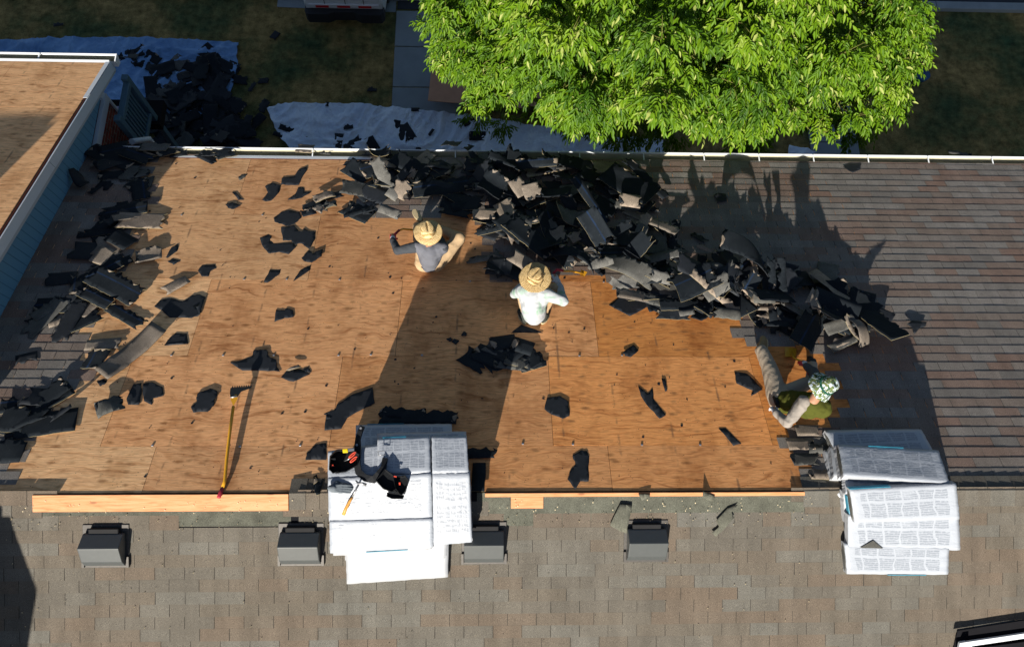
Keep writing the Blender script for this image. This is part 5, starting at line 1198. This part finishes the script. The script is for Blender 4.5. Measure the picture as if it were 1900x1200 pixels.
shoe(F(972, 586, .09), F(962, 566, .05), NF, M['darkshoe'], w2); shoe(F(1010, 586, .09), F(1020, 567, .05), NF, M['darkshoe'], w2)
h2 = straw_hat(hd+up_*.05+NF*.035+Vector((0,-.025,0)), (NF*.92+Vector((-.06, -.34, 0))), Vector((.75, 1, 0)), .192, w2, M['straw2'], 4., .02)
bm = bmesh.new(); tube(bm, [F(997, 492, .72), F(1006, 505, .72), F(1008, 520, .73), F(1002, 530, .73)], .004, 5); bmobj('hat_cord', bm, M['hair'], h2)
t2 = pry('pry_bar', [F(1045, 503, .32), F(1060, 503, .26), F(1082, 507, .14)], .0125, [F(1027, 507, .33), F(1033, 500, .34), F(1045, 502, .325)], 'yellow pry bar with a forked head held by the worker in white')
bm = bmesh.new(); hexa(bm, [F(1078,500,.12), F(1090,505,.10), F(1084,513,.10), F(1076,511,.13)], [F(1078,500,.145), F(1090,505,.112), F(1084,513,.112), F(1076,511,.15)]); bmesh.ops.recalc_face_normals(bm, faces=bm.faces); bmobj('claw', bm, M['yellow'], t2)
# ---- seated worker ---------------------------------------------------
W3 = lambda x, y, h: F(*crop(1370, 590, 5.4545, [(x, y)])[0], h)
hd = W3(842, 715, .62); hips = W3(420, 835, .14); ch = W3(720, 870, .40); mid = W3(560, 850, .27)
w3 = empty('person', W3(420, 835, 0), 'person with a camouflage hat and olive shirt sitting on the plywood edge prying shingles', 'person', 'roofers working on the roof')
shA, elA, wrA, hA = W3(660, 850, .46), W3(500, 1060, .30), W3(385, 965, .24), W3(362, 915, .22)
shB, elB, wrB, hB = W3(830, 760, .42), W3(760, 540, .30), W3(690, 490, .28), W3(655, 440, .25)
hpA, hpB = W3(400, 790, .13), W3(450, 770, .13); knA, anA = W3(320, 520, .12), W3(235, 330, .10); knB, anB = W3(740, 640, .20), W3(750, 470, .08)
face = (W3(900, 560, .45)-hd).normalized(); up_ = (hd-ch).normalized(); nk = hd-up_*.15
body = [(hips, .11, ch, .1), (ch, .1, nk, .06)]+head(hd, face, up_, None)
for a, b, c, d in ((shA, elA, wrA, hA), (shB, elB, wrB, hB)): body += chain([a, b, c, d], [.05, .04, .03, .025])
for a, b, c in ((hpA, knA, anA), (hpB, knB, anB)): body += chain([a, b, c], [.08, .055, .038])
fused('body', body, M['skin'], w3, .014); facebits(hd, face, up_, w3)
fused('hair', [(hd+up_*.02-face*.015, .089, hd-face*.025, .085)], M['hair'], w3, .012)
fused('shirt', [(mid, .13, ch, .135), (hips.lerp(mid, .5), .12, mid, .13), (ch, .12, W3(830, 900, .36), .12), (shB, .085, W3(800, 900, .4), .1), (ch, .1, nk, .07), (W3(470, 905, .15), .07, W3(720, 930, .32), .1)], M['olive'], w3, .011, .012, 4, 23)
fused('sleeve', chain([shA, elA, wrA], [.078, .058, .044]), M['taupe'], w3, .010, .010, 3, 25)
fused('sleeve', chain([shB, elB, wrB], [.075, .058, .044]), M['darkpants'], w3, .010, .010, 3, 28)
fused('trousers', chain([hpA, knA, anA], [.125, .095, .075])+[(hips, .125, hpB, .115)]+chain([hpB, knB, anB], [.1, .072, .055]), M['greykhaki'], w3, .011, .007, 3, 26)
bm = bmesh.new(); tube(bm, [W3(372, 800, .2), W3(395, 850, .22), W3(415, 900, .18)], .035, 8); bmobj('belt_pouch', bm, M['belt'], w3)
hc, *_ = hand(wrA, hA, NF, Vector((1, 0, 0)), .8); fused('glove', hc, M['gloveW'], w3, .006, 0, 1)
hc, *_ = hand(wrB, hB, NF, Vector((-1, 0, 0)), .8); fused('glove', hc, M['gloveR'], w3, .006, 0, 1)
fused('glove_cuff', [(wrB, .036, wrB.lerp(hB, .55), .037)], M['gloveW'], w3, .007, .002, 2)
shoe(W3(232, 285, .10), W3(235, 150, .10), (NF+Vector((-.9, 0, 0))), M['shoe'], w3); shoe(W3(748, 450, .09), W3(740, 400, .05), NF, M['darkshoe'], w3)
# bucket hat
c_ = hd+up_*.02+NF*.02; ax_ = (NF*.86+Vector((.38, -.30, 0))).normalized(); c_ = c_+ax_*.03; a1 = ax_.cross(Vector((0, 1, 0))).normalized(); a2 = ax_.cross(a1)
V, FC = [], []; NA = 40; prof = [(.001, .125), (.05, .124), (.074, .118), (.082, .1), (.088, .06), (.094, .02), (.098, .0), (.125, -.025), (.15, -.05), (.165, -.068)]
for r_, z_ in prof:
    for j in range(NA):
        a = 2*PI*j/NA; q = 1+.05*math.sin(3*a+1)*(r_ > .11); V.append(c_+(a1*math.cos(a)+a2*math.sin(a))*r_*q+ax_*(z_+(.012*math.sin(2*a)+.01*math.sin(5*a))*(r_ > .11)))
for i in range(len(prof)-1):
    for j in range(NA): FC.append((i*NA+j, (i+1)*NA+j, (i+1)*NA+(j+1) % NA, i*NA+(j+1) % NA))
bh = raw('bucket_hat', V, FC, M['camo'], w3, smooth=True); bh.modifiers.new('thickness', 'SOLIDIFY').thickness = .004
bm = bmesh.new(); tube(bm, [c_+(a1*math.cos(2*PI*k/40)+a2*math.sin(2*PI*k/40))*.095+ax_*.022 for k in range(41)], .013, 8); bmobj('hat_band', bm, M['camoband'], bh)
t3 = pry('pry_bar', [W3(712, 500, .27), W3(700, 455, .28), W3(620, 430, .24), W3(555, 400, .12), W3(540, 350, .05)], .0125, [W3(712, 570, .28), W3(710, 490, .275)], 'yellow pry bar with a red grip held by the seated worker')
bm = bmesh.new(); hexa(bm, [W3(470,290,.01), W3(590,310,.01), W3(580,390,.03), W3(470,390,.03)], [W3(470,290,.02), W3(590,310,.02), W3(580,390,.05), W3(470,390,.05)]); bmesh.ops.recalc_face_normals(bm, faces=bm.faces); bmobj('claw', bm, M['yellow'], t3)

# ------------------------------------------------------------------ yellow roofing shovel resting on the plywood
S8 = lambda x, y, h: F(*crop(340, 640, 4, [(x, y)])[0], h)
sh = empty('roofing_shovel', S8(300, 1060, .03), 'yellow roofing shovel with red grip and toothed black blade on the plywood', 'shovel')
bm = bmesh.new(); tube(bm, [S8(290, 1062, .03), S8(308, 1010, .035), S8(322, 850, .05), S8(345, 650, .065), S8(372, 455, .085)], [.017]*5, 12); bmobj('shaft', bm, M['yellow'], sh)
bm = bmesh.new(); tube(bm, [S8(262, 1132, .025), S8(290, 1062, .03)], .021, 12); bevel(bm, .004, 1); bmobj('grip', bm, M['redgrip'], sh)
bm = bmesh.new(); hexa(bm, [S8(372,452,.075), S8(352,405,.08), S8(356,368,.085), S8(398,366,.085), S8(402,400,.08)], [S8(372,452,.1), S8(352,405,.105), S8(356,368,.11), S8(398,366,.11), S8(402,400,.105)]); bmesh.ops.recalc_face_normals(bm, faces=bm.faces); bmobj('socket', bm, M['yellow'], sh)
bm = bmesh.new(); top = [(350,318)]
for k in range(9): top += [(360+k*17, 316-k*1.2), (364+k*17, 304-k*1.2), (370+k*17, 304-k*1.2), (373+k*17, 315-k*1.2)]
pl = top+[(512,306),(500,320),(430,345),(402,385),(350,385),(346,360)]
pz = [.13-(.12*max(0, (x-350)/160)) for x, y in pl]
hexa(bm, [S8(x, y, z) for (x, y), z in zip(pl, pz)], [S8(x, y, z+.004) for (x, y), z in zip(pl, pz)]); bmesh.ops.recalc_face_normals(bm, faces=bm.faces); bmobj('blade', bm, M['darksteel'], sh)
bm = bmesh.new(); tube(bm, [S8(348, 385, .115), S8(400, 382, .1)], .012, 8); bmobj('crossbar', bm, M['steel'], sh)

# glove on the stack
gl_ = [TZ(*p, 8.375) for p in K([(90,480)])]; wv = K([(85,492),(125,490)])
hc, *_ = hand(TZ(*wv[0], 8.445), TZ(*K([(160,495)])[0], 8.435), Vector((0,0,1)), Vector((0,1,0)), .25, 1.15)
g5 = fused('work_glove', hc, M['gloveG'], None, .006, .002, 1); tag(g5, 'empty grey work glove lying left of the hammer on the bundles', 'glove')

# ------------------------------------------------------------------ tarps and rubbish on the lawn
def tarp(pix, mat, label, seed):
    pts = [tuple(Z(*p, .03)[:2]) for p in pix]
    def d(u, v):
        a_ = u*.75+v*.66; b_ = v*.75-u*.66; wv_ = nz(u, v, .7, seed)*1.5; z = .04+.22*max(0, .28-abs(nz(a_*.5, b_*1.6+wv_, 1.3, seed)))+.15*max(0, .22-abs(nz(a_*1.1+wv_, b_*.5, 2.6, seed+3)))+.07*max(0, .2-abs(nz(u, v, 5.5, seed+5)))+.012*nz(u, v, 12, seed)
        return (u+.02*nz(u, v, 3, seed), v+.02*nz(u, v, 3, seed+8), z)
    return tag(sheet('tarp', pts, d, .003, [M[mat]], .04), label, 'tarp')
def wavy(pts, a=2., n=8):
    return ragged(pts, n, a)
tarp(wavy([(-30,80),(60,74),(130,70),(250,72),(443,80),(440,136),(416,205),(330,230),(215,240),(150,200),(-30,160)], 1.5), 'tarpblue', 'deep blue plastic tarp heaped with shingle rubbish beside the taller house', 3)
tarp(wavy([(497,204),(530,192),(640,193),(740,200),(860,213),(960,228),(1060,243),(1230,262),(1230,300),(1100,305),(900,305),(700,305),(560,300),(515,250)], 1.5), 'tarpwhite', 'pale blue plastic tarp spread along the foot of the lower house wall', 9)
tarp(wavy([(1464,270),(1490,276),(1515,283),(1500,292),(1460,292)], 1., 3), 'tarpwhite', 'small pale tarp corner below the right end of the tree', 12)
g9 = random.Random(77)
def gpiece(px, py, a, L, W, kd, h, lab, grp, tl=(0, 0), cv=0): piece(px, py, a, L, W, kd, h, 'Z', tl, cv, g9.uniform(0, 3), lab, grp, None, g9)
for cx, cy, rx, ry, n, hm, zn in ((340,185,90,55,40,.22,'rubbish heap on the lower edge of the blue tarp'),(420,240,60,30,26,.2,'rubbish heap between the two tarps'),(310,245,50,22,18,.2,'rubbish heap by the porch railing'),(370,130,55,18,12,.08,'middle of the blue tarp'),(255,100,30,16,6,.05,'blue tarp next to the eave of the taller house'),(410,190,18,18,4,.1,'right edge of the blue tarp')):
    for k in range(n):
        px, py = cx+g9.gauss(0, rx*.55), cy+g9.gauss(0, ry*.55); h = .1+hm*(k+1)/n*math.exp(-((px-cx)/rx)**2-((py-cy)/ry)**2)
        tl = 4+hm*30*g9.random(); kd = g9.choices(('back', 'tar', 'topdark'), (50, 38, 12))[0]
        gpiece(px, py, g9.uniform(-90, 90), g9.uniform(.3, .95), g9.uniform(.2, .42), kd, h, '%s shingle piece in the %s' % ({'back':'black backed','tar':'ragged black','topdark':'dull grey'}[kd], zn) if 'heap' in zn else '%s shingle piece on the %s' % ({'back':'black backed','tar':'ragged black','topdark':'dull grey'}[kd], zn), '%s pieces, %s' % (kd, zn), (g9.gauss(0, tl), g9.gauss(0, tl)))
for px, py, a, L, W, kd, lab in ((750,245,-60,.5,.42,'tar','large torn black piece in the middle of the pale tarp'),(733,232,80,.36,.2,'back','black tab touching the large torn piece on the pale tarp'),(645,232,10,.24,.16,'tar','small black cross shaped piece on the pale tarp'),(886,250,0,.4,.26,'back','black rectangular piece on the pale tarp under the tree side'),
 (625,262,85,.5,.24,'tar','black upright piece on the pale tarp, left of three'),(655,265,40,.5,.3,'tar','black notched piece on the pale tarp, middle of three'),(690,265,-60,.4,.24,'back','black piece on the pale tarp, right of three'),(545,240,-18,.8,.16,'back','long black strip across the left end of the pale tarp, upper one'),(535,253,-18,.8,.14,'back','long black strip across the left end of the pale tarp, lower one'),
 (775,277,80,.24,.12,'tar','small black upright piece on the pale tarp near the gutter'),(800,243,60,.2,.07,'tar','black sliver on the pale tarp'),(870,222,30,.34,.2,'tar','black piece at the upper rim of the pale tarp'),(770,201,0,.2,.1,'tar','black piece between walkway and pale tarp'),(606,191,80,.12,.1,'tar','tiny black piece at the upper rim of the pale tarp'),
 (510,66,60,.26,.18,'tar','lone black piece on the lawn below the van'),(106,42,10,.24,.14,'tar','lone black piece on the lawn above the blue tarp'),(488,150,10,.26,.16,'tar','lone black piece on the lawn right of the blue tarp'),(487,195,70,.36,.22,'tar','black piece on the lawn touching the pale tarp tip'),(466,158,70,.3,.14,'tar','small black piece on the lawn beside the blue tarp'),
 (445,145,-10,.42,.26,'back','black piece bridging the right rim of the blue tarp'),(690,165,0,.24,.16,'tar','faint black piece on the lawn beside the walkway'),(83,98,10,.2,.14,'tar','round black piece on the blue tarp above the taller house'),(235,92,20,.2,.1,'tar','folded black piece at the left rim of the blue tarp')):
    gpiece(px, py, a, L, W, kd, .14 if py > 190 or px < 480 else .03, lab, 'black pieces scattered on tarps and lawn')
# ------------------------------------------------------------------ plywood sheets on the walk
def plysheet(pix, z, label):
    pts = [Z(*p, z) for p in pix]; o = sheet('plywood_sheet', [tuple(p[:2]) for p in pts], lambda u, v: (u, v, z), .018, [M['plysheet']], .4, smooth=False)
    return tag(o, label, 'plywood sheet', 'plywood sheets leaning on the walkway')
M['plysheet'] = simple('reddish_plywood', (.5,.27,.17), .8, .2, .25, 4)
plysheet([(802,112),(860,112),(990,128),(976,201),(794,187)], .5, 'reddish plywood sheet beside the walkway partly under the tree, left one')
plysheet([(985,130),(1110,140),(1100,204),(972,196)], .42, 'reddish plywood sheet beside the walkway partly under the tree, right one')
# supporting saw horses
for k, (px, py) in enumerate(((840,150),(930,160),(1030,170))):
    q = Z(px, py, .4); bm = bmesh.new(); box(bm, q[0]-.05, q[0]+.05, q[1]-.35, q[1]+.35, 0, .395); bevel(bm, .01, 1)
    tag(bmobj('timber_block', bm, M['board']), ['timber block hidden under the left plywood sheet', 'timber block hidden between the plywood sheets', 'timber block hidden under the right plywood sheet'][k], 'timber block')

# ------------------------------------------------------------------ van
vx0, vx1 = Z(558, 30, .8)[0], Z(712, 30, .8)[0]; vy = Z(630, 38, .62)[1]+.34; vc = (vx0+vx1)/2; hw = (vx1-vx0)/2
van = empty('parked_van', (vc, vy+2, 0), 'white parked van seen from behind with red and white reflective strip', 'van')
def section(y, w, zb, zt, tw): return [(vc-w, y, zb), (vc-w, y, zt*.55), (vc-tw, y, zt), (vc+tw, y, zt), (vc+w, y, zt*.55), (vc+w, y, zb)]
bm = bmesh.new(); secs = [section(vy, hw*.94, .72, 1.35, hw*.80), section(vy+.1, hw*.98, .45, 1.75, hw*.82), section(vy+.5, hw, .4, 1.95, hw*.84), section(vy+3.4, hw, .4, 1.95, hw*.84), section(vy+4.2, hw*.98, .4, 1.3, hw*.82), section(vy+4.9, hw*.9, .45, 1.0, hw*.8)]
rg = [[bm.verts.new(p) for p in s_] for s_ in secs]
for a, b in zip(rg, rg[1:]):
    for k in range(5): bm.faces.new((a[k], a[k+1], b[k+1], b[k]))
    bm.faces.new((a[5], a[0], b[0], b[5]))
bm.faces.new(rg[0]); bm.faces.new(rg[-1][::-1]); bmesh.ops.recalc_face_normals(bm, faces=bm.faces); bevel(bm, .05, 3); bmobj('body', bm, M['vanwhite'], van, smooth=True)
bm = bmesh.new(); pr = [(-hw*.97, -.10), (-hw*.9, -.2), (-hw*.4, -.2), (-hw*.25, -.12), (hw*.25, -.12), (hw*.4, -.2), (hw*.9, -.2), (hw*.97, -.10), (hw*.97, .15), (-hw*.97, .15)]
hexa(bm, [(vc+a, vy+b, .35) for a, b in pr], [(vc+a, vy+b+.02, .64) for a, b in pr]); bmesh.ops.recalc_face_normals(bm, faces=bm.faces); bevel(bm, .02, 2); bmobj('rear_bumper', bm, M['vanblack'], van)
bm = bmesh.new(); box(bm, vc-hw*.86, vc+hw*.86, vy-.035, vy+.0, .70, .80); bevel(bm, .005, 1); bmobj('reflective_strip', bm, M['white'], van)
for k in (-.52, 0, .52):
    bm = bmesh.new(); box(bm, vc+(k-.16)*hw, vc+(k+.16)*hw, vy-.043, vy-.036, .705, .775); bmobj('red_reflector', bm, M['reflred'], van)
for k in (-.45, .05, .5):
    bm = bmesh.new(); box(bm, vc+k*hw-.006, vc+k*hw+.006, vy-.012, vy+.002, .8, 1.34); bmobj('door_gap', bm, M['rubber'], van)
for s in (-1, 1):
    for yy in (vy+.9, vy+4.0):
        bm = bmesh.new(); tube(bm, [(vc+s*(hw-.2), yy, .34), (vc+s*(hw-.0), yy, .34)], .34, 24); wh = bmobj('wheel', bm, M['rubber'], van)
        bm = bmesh.new(); tube(bm, [(vc+s*(hw-.02), yy, .34), (vc+s*(hw+.012), yy, .34)], .2, 18); bmobj('rim', bm, M['steel'], wh)
bm = bmesh.new(); hexa(bm, [(vc-hw*.74, vy+3.46, 1.90), (vc+hw*.74, vy+3.46, 1.90), (vc+hw*.78, vy+4.14, 1.34), (vc-hw*.78, vy+4.14, 1.34)], [(vc-hw*.74, vy+3.48, 1.93), (vc+hw*.74, vy+3.48, 1.93), (vc+hw*.78, vy+4.16, 1.37), (vc-hw*.78, vy+4.16, 1.37)]); bmesh.ops.recalc_face_normals(bm, faces=bm.faces); bmobj('windscreen', bm, M['glass'], van)
# small cart by the tree
q = Z(1712, 108, .3); ct = empty('garden_cart', (q[0], q[1], 0), 'small dark red and grey cart with blue tub, partly hidden right of the tree', 'cart')
bm = bmesh.new(); hexa(bm, [(q[0]-.35, q[1]-.25, .2), (q[0]+.1, q[1]-.25, .2), (q[0]+.1, q[1]+.2, .2), (q[0]-.35, q[1]+.2, .2)], [(q[0]-.4, q[1]-.3, .5), (q[0]+.15, q[1]-.3, .5), (q[0]+.15, q[1]+.25, .5), (q[0]-.4, q[1]+.25, .5)]); bevel(bm, .03, 2); bmobj('tray', bm, simple('dark_red_paint', (.16,.01,.015)), ct)
bm = bmesh.new(); box(bm, q[0]-.3, q[0]+.1, q[1]-.02, q[1]+.25, .5, .62); bevel(bm, .03, 2); bmobj('lid', bm, M['steel'], ct)
for dy in (0, .28):
    bm = bmesh.new(); tube(bm, [(q[0]+.15, q[1]+dy-.02, .16), (q[0]+.27, q[1]+dy-.02, .16)], .16, 18); bmobj('wheel', bm, M['rubber'], ct)
bm = bmesh.new(); tube(bm, [(q[0]-.02, q[1]-.42, .02), (q[0]-.02, q[1]-.42, .22)], [.14, .19], 20); bmobj('tub', bm, M['blueplastic'], ct)

# ------------------------------------------------------------------ the tree
tree = empty('ash_tree', (3.3, 9.6, 0), 'large bright green ash tree in front of the house reaching over the gutter', 'tree')
rng = np.random.default_rng(5)
OUT = [(782,-60),(785,20),(800,90),(792,105),(812,150),(850,150),(870,190),(905,200),(935,225),(985,200),(1010,215),(1050,250),(1085,268),(1130,262),(1170,240),(1205,215),(1225,215),(1255,240),(1290,250),(1340,255),(1362,280),(1400,296),(1420,270),(1450,235),(1500,250),(1560,262),(1620,255),(1672,262),(1690,215),(1688,170),(1712,130),(1730,90),(1745,45),(1720,10),(1710,-60)]
lobes = []; rt_ = random.Random(8)
def crownz(px, py):
    u = (px-1262)/490; v = (py+60)/340
    return 4.9+3.1*max(0, 1-u*u*.9-max(0, v)**2.5*.65)
tries = 0
while len(lobes) < 380 and tries < 30000:
    tries += 1; px, py = rt_.uniform(780, 1745), rt_.uniform(-120, 298)
    if not inside(px, max(py, -55), OUT): continue
    if nz(px*.019, py*.026, 1., 31) < -.13: continue
    if any(((px-a)/c)**2+((py-b)/d)**2 < 1 for a, b, c, d in ((1235,105,30,24),(1298,168,34,20),(1212,232,44,40),(1480,178,30,16),(1062,128,30,18),(905,70,24,18),(1130,60,28,16),(1400,105,34,14),(1590,130,26,18),(1345,30,30,16),(975,150,20,18),(1545,235,20,22),(1075,262,24,22))): continue
    z = crownz(px, py)+rt_.uniform(-.7, .35)+2.0*nz(px*.011, py*.014, 1., 3)
    p = Z(px, py, z); r = rt_.uniform(.26, .5)
    # keep the clump inside the outline
    def edge(px, py):
        m = 1e9
        for i in range(len(OUT)-1):
            ax_, ay_ = OUT[i]; bx_, by_ = OUT[i+1]; dx, dy = bx_-ax_, by_-ay_; t = max(0, min(1, ((px-ax_)*dx+(py-ay_)*dy)/(dx*dx+dy*dy))); m = min(m, math.hypot(px-ax_-t*dx, py-ay_-t*dy))
        return m
    ed = edge(px, py)-15
    if ed < 8 and not (ed > -12 and rt_.random() < .3): continue
    r = min(r, max(.1, ed/105))
    if all((p-l[0]).length > .36*(r+l[1]) for l in lobes): lobes.append((p, r))
for k in range(26):   # back of the crown, above the top edge of the picture
    lobes.append((Vector((rt_.uniform(.4, 6), rt_.uniform(11.5, 14), rt_.uniform(5, 7.6))), rt_.uniform(.7, 1.)))
for px, py, z, r in ((985,185,3.6,.35),(1060,215,3.5,.4),(880,225,2.,.25),(930,232,2.2,.25),(1120,230,3.8,.4),(1080,195,3.,.5),(1180,235,3.6,.4),(1240,250,3.4,.35),(1215,190,4.,.4),(1150,262,3,.2)): lobes.append((Z(px, py, z), r))
tc = np.array([3.0, 9.8, 4.6])
LV, LF, LT = [], [], []
for li, (p, r) in enumerate(lobes):
    nt_ = int(8+30*(r/.42)**2)
    c = np.array(p); ltone = rng.uniform(-.3, .2)
    for _ in range(nt_):
        d = rng.normal(size=3); d /= np.linalg.norm(d); d[2] = abs(d[2])*.8 if rng.random() < .8 else d[2]
        rr = r*rng.uniform(.3, 1.1); b = c+d*rr*np.array([1, 1, .7])
        ax = d*np.array([.8, .8, .3])+(c-tc)/np.linalg.norm(c-tc)*np.array([.5, .5, 0])+np.array([.08, -.25, -.25])+rng.normal(size=3)*.22; ax /= np.linalg.norm(ax)
        nleaf = int(rng.integers(7, 12)); tl = rng.uniform(.15, .27)
        side0 = np.cross(ax, [0, 0, 1.]); side0 /= np.linalg.norm(side0)+1e-6
        tn = rng.uniform(.2, .75)+ltone
        for k in range(nleaf):
            t = (k//2)/(nleaf/2); base = b+ax*tl*t+np.array([0, 0, -.05*t*t])
            sgn = 1 if k % 2 else -1
            ld = ax*(.75 if k < nleaf-1 else 1.2)+side0*sgn*(.55 if k < nleaf-1 else 0)+np.array([0, 0, -.38])+rng.normal(size=3)*.14; ld /= np.linalg.norm(ld)
            L = rng.uniform(.075, .13); Wd = L*.17
            up = np.array([0, 0, 1.])+rng.normal(size=3)*.4; sd = np.cross(ld, up); sd /= np.linalg.norm(sd)+1e-6; nn = np.cross(sd, ld)
            i0 = len(LV)
            LV.extend([base, base+ld*L*.38+sd*Wd+nn*.007, base+ld*L*.74+sd*Wd*.62-nn*.004, base+ld*L-nn*.024, base+ld*L*.74-sd*Wd*.62-nn*.004, base+ld*L*.38-sd*Wd+nn*.007])
            LF.append((i0, i0+1, i0+2, i0+3)); LF.append((i0, i0+3, i0+4, i0+5)); tv = min(.9, max(0, tn+rng.normal()*.14)); tv = 1. if rng.random() < .04 else tv; LT += [tv, tv]
LV = np.array(LV); me = bpy.data.meshes.new('crown'); nf = len(LF)
me.vertices.add(len(LV)); me.vertices.foreach_set('co', LV.ravel()); me.loops.add(nf*4); me.loops.foreach_set('vertex_index', np.array(LF, dtype=np.int32).ravel())
me.polygons.add(nf); me.polygons.foreach_set('loop_start', np.arange(nf, dtype=np.int32)*4); me.polygons.foreach_set('loop_total', np.full(nf, 4, dtype=np.int32))
at = me.attributes.new('tone', 'FLOAT', 'FACE'); at.data.foreach_set('value', np.array(LT, dtype=np.float32)); me.update(); me.validate()
link('crown', me, M['leaf'], tree)
bm = bmesh.new(); tube(bm, [(3.3, 9.6, 0), (3.25, 9.6, 1.2), (3.1, 9.7, 2.6), (3.0, 9.8, 3.6)], [.24, .19, .16, .13], 14); bmobj('trunk', bm, M['bark'], tree)
br = random.Random(4); subs = []
for k in range(9):
    a = 2*PI*k/9; e = Vector((3+2.2*math.cos(a), 9.6+2.1*math.sin(a), 6.0+br.uniform(-.4, .6))); m_ = Vector((3+1.0*math.cos(a), 9.7+.9*math.sin(a), 4.8))
    bm = bmesh.new(); tube(bm, [(3.0, 9.8, 3.4), m_, e], [.1, .065, .03], 8); bmobj('limb', bm, M['bark'], tree); subs.append((m_, e))
bm = bmesh.new()
for p, r in lobes:
    a = min((m_.lerp(e, t) for m_, e in subs for t in (.3, .6, 1)), key=lambda q: (q-p).length)
    tube(bm, [a, a.lerp(p, .5)-Vector((0, 0, .15)), p-Vector((0, 0, .15))], [.02, .011, .005], 5)
    for k in range(3):
        d = Vector((br.gauss(0, 1), br.gauss(0, 1), br.uniform(0, 1))).normalized(); tube(bm, [p, p+d*r*.9], [.006, .003], 4)
bmobj('twigs', bm, M['twig'], tree)

# bundles waiting on the ridge of the taller house (out of the frame, their shadow falls into it)
un = Vector((0, UT, 1)).normalized()
for k, (sx, sy, wx, dz) in enumerate(((134, 204, .95, 0), (108, 214, .6, .05), (80, 190, .7, 0), (40, 214, 1.2, 0), (0, 214, 1.2, .02))):
    P_ = hit(sx, sy, Vector((0, 0, UZ)), un); x1 = P_.x-.3*(P_.y-1.35); zt = P_.z+.577*(P_.y-1.35)+dz
    nb = 8; z0 = U(YR)-.02; hh = (zt-z0)/nb
    for j in range(nb):
        bm = bmesh.new(); box(bm, x1-wx, x1-.004, 1.0+.012*(j % 3), 1.35+.01*(j % 2), z0+hh*j+.001, z0+hh*(j+1)-.001); bevel(bm, .012, 2)
        tag(bmobj('shingle_bundle', bm, M['wrap_plain']), 'white wrapped bundle piled on the ridge of the taller house', 'shingle bundle', 'bundles on the ridge of the taller house')
# beyond 300 loose shingle pieces: keep those that show largest as objects, the rest become one heap of litter
bpy.context.view_layer.update(); dg = bpy.context.evaluated_depsgraph_get(); vis = {}
for py in range(40, 860, 5):
    for px in range(0, 1700, 5):
        ok, loc, nrm, idx, ob, mt = sc.ray_cast(dg, CAMP, ray(px, py).normalized())
        if ok and ob.name.startswith('shingle_piece'): vis[ob.name] = vis.get(ob.name, 0)+1
allp = [o for o in sc.objects if o.name.startswith('shingle_piece') or o.name.startswith('shingle_scrap')]
pcs = sorted((o for o in allp if o.name.startswith('shingle_piece')), key=lambda o: -vis.get(o.name, 0))
keep = 300-(len(allp)-len(pcs)); drop = pcs[keep:]
print('pieces', len(pcs), 'kept', keep, 'smallest kept shows', vis.get(pcs[keep-1].name, 0) if len(pcs) > keep else None)
if drop:
    V, FC, MI, mats = [], [], [], []
    for o in drop:
        b = len(V); V += [o.matrix_world @ v.co for v in o.data.vertices]
        for f in o.data.polygons:
            m = o.data.materials[f.material_index]
            if m not in mats: mats.append(m)
            FC.append([b+i for i in f.vertices]); MI.append(mats.index(m))
        bpy.data.objects.remove(o)
    tag(raw('shingle_litter', V, FC, mats, mi=MI, smooth=True), 'remaining small and half buried shingle litter in the piles', 'shingle litter', kind='stuff')
for o in sc.objects:
    if 'label' in o and len(o['label'].split()) > 16: print('LONG', o.name, len(o['label'].split()), o['label'])
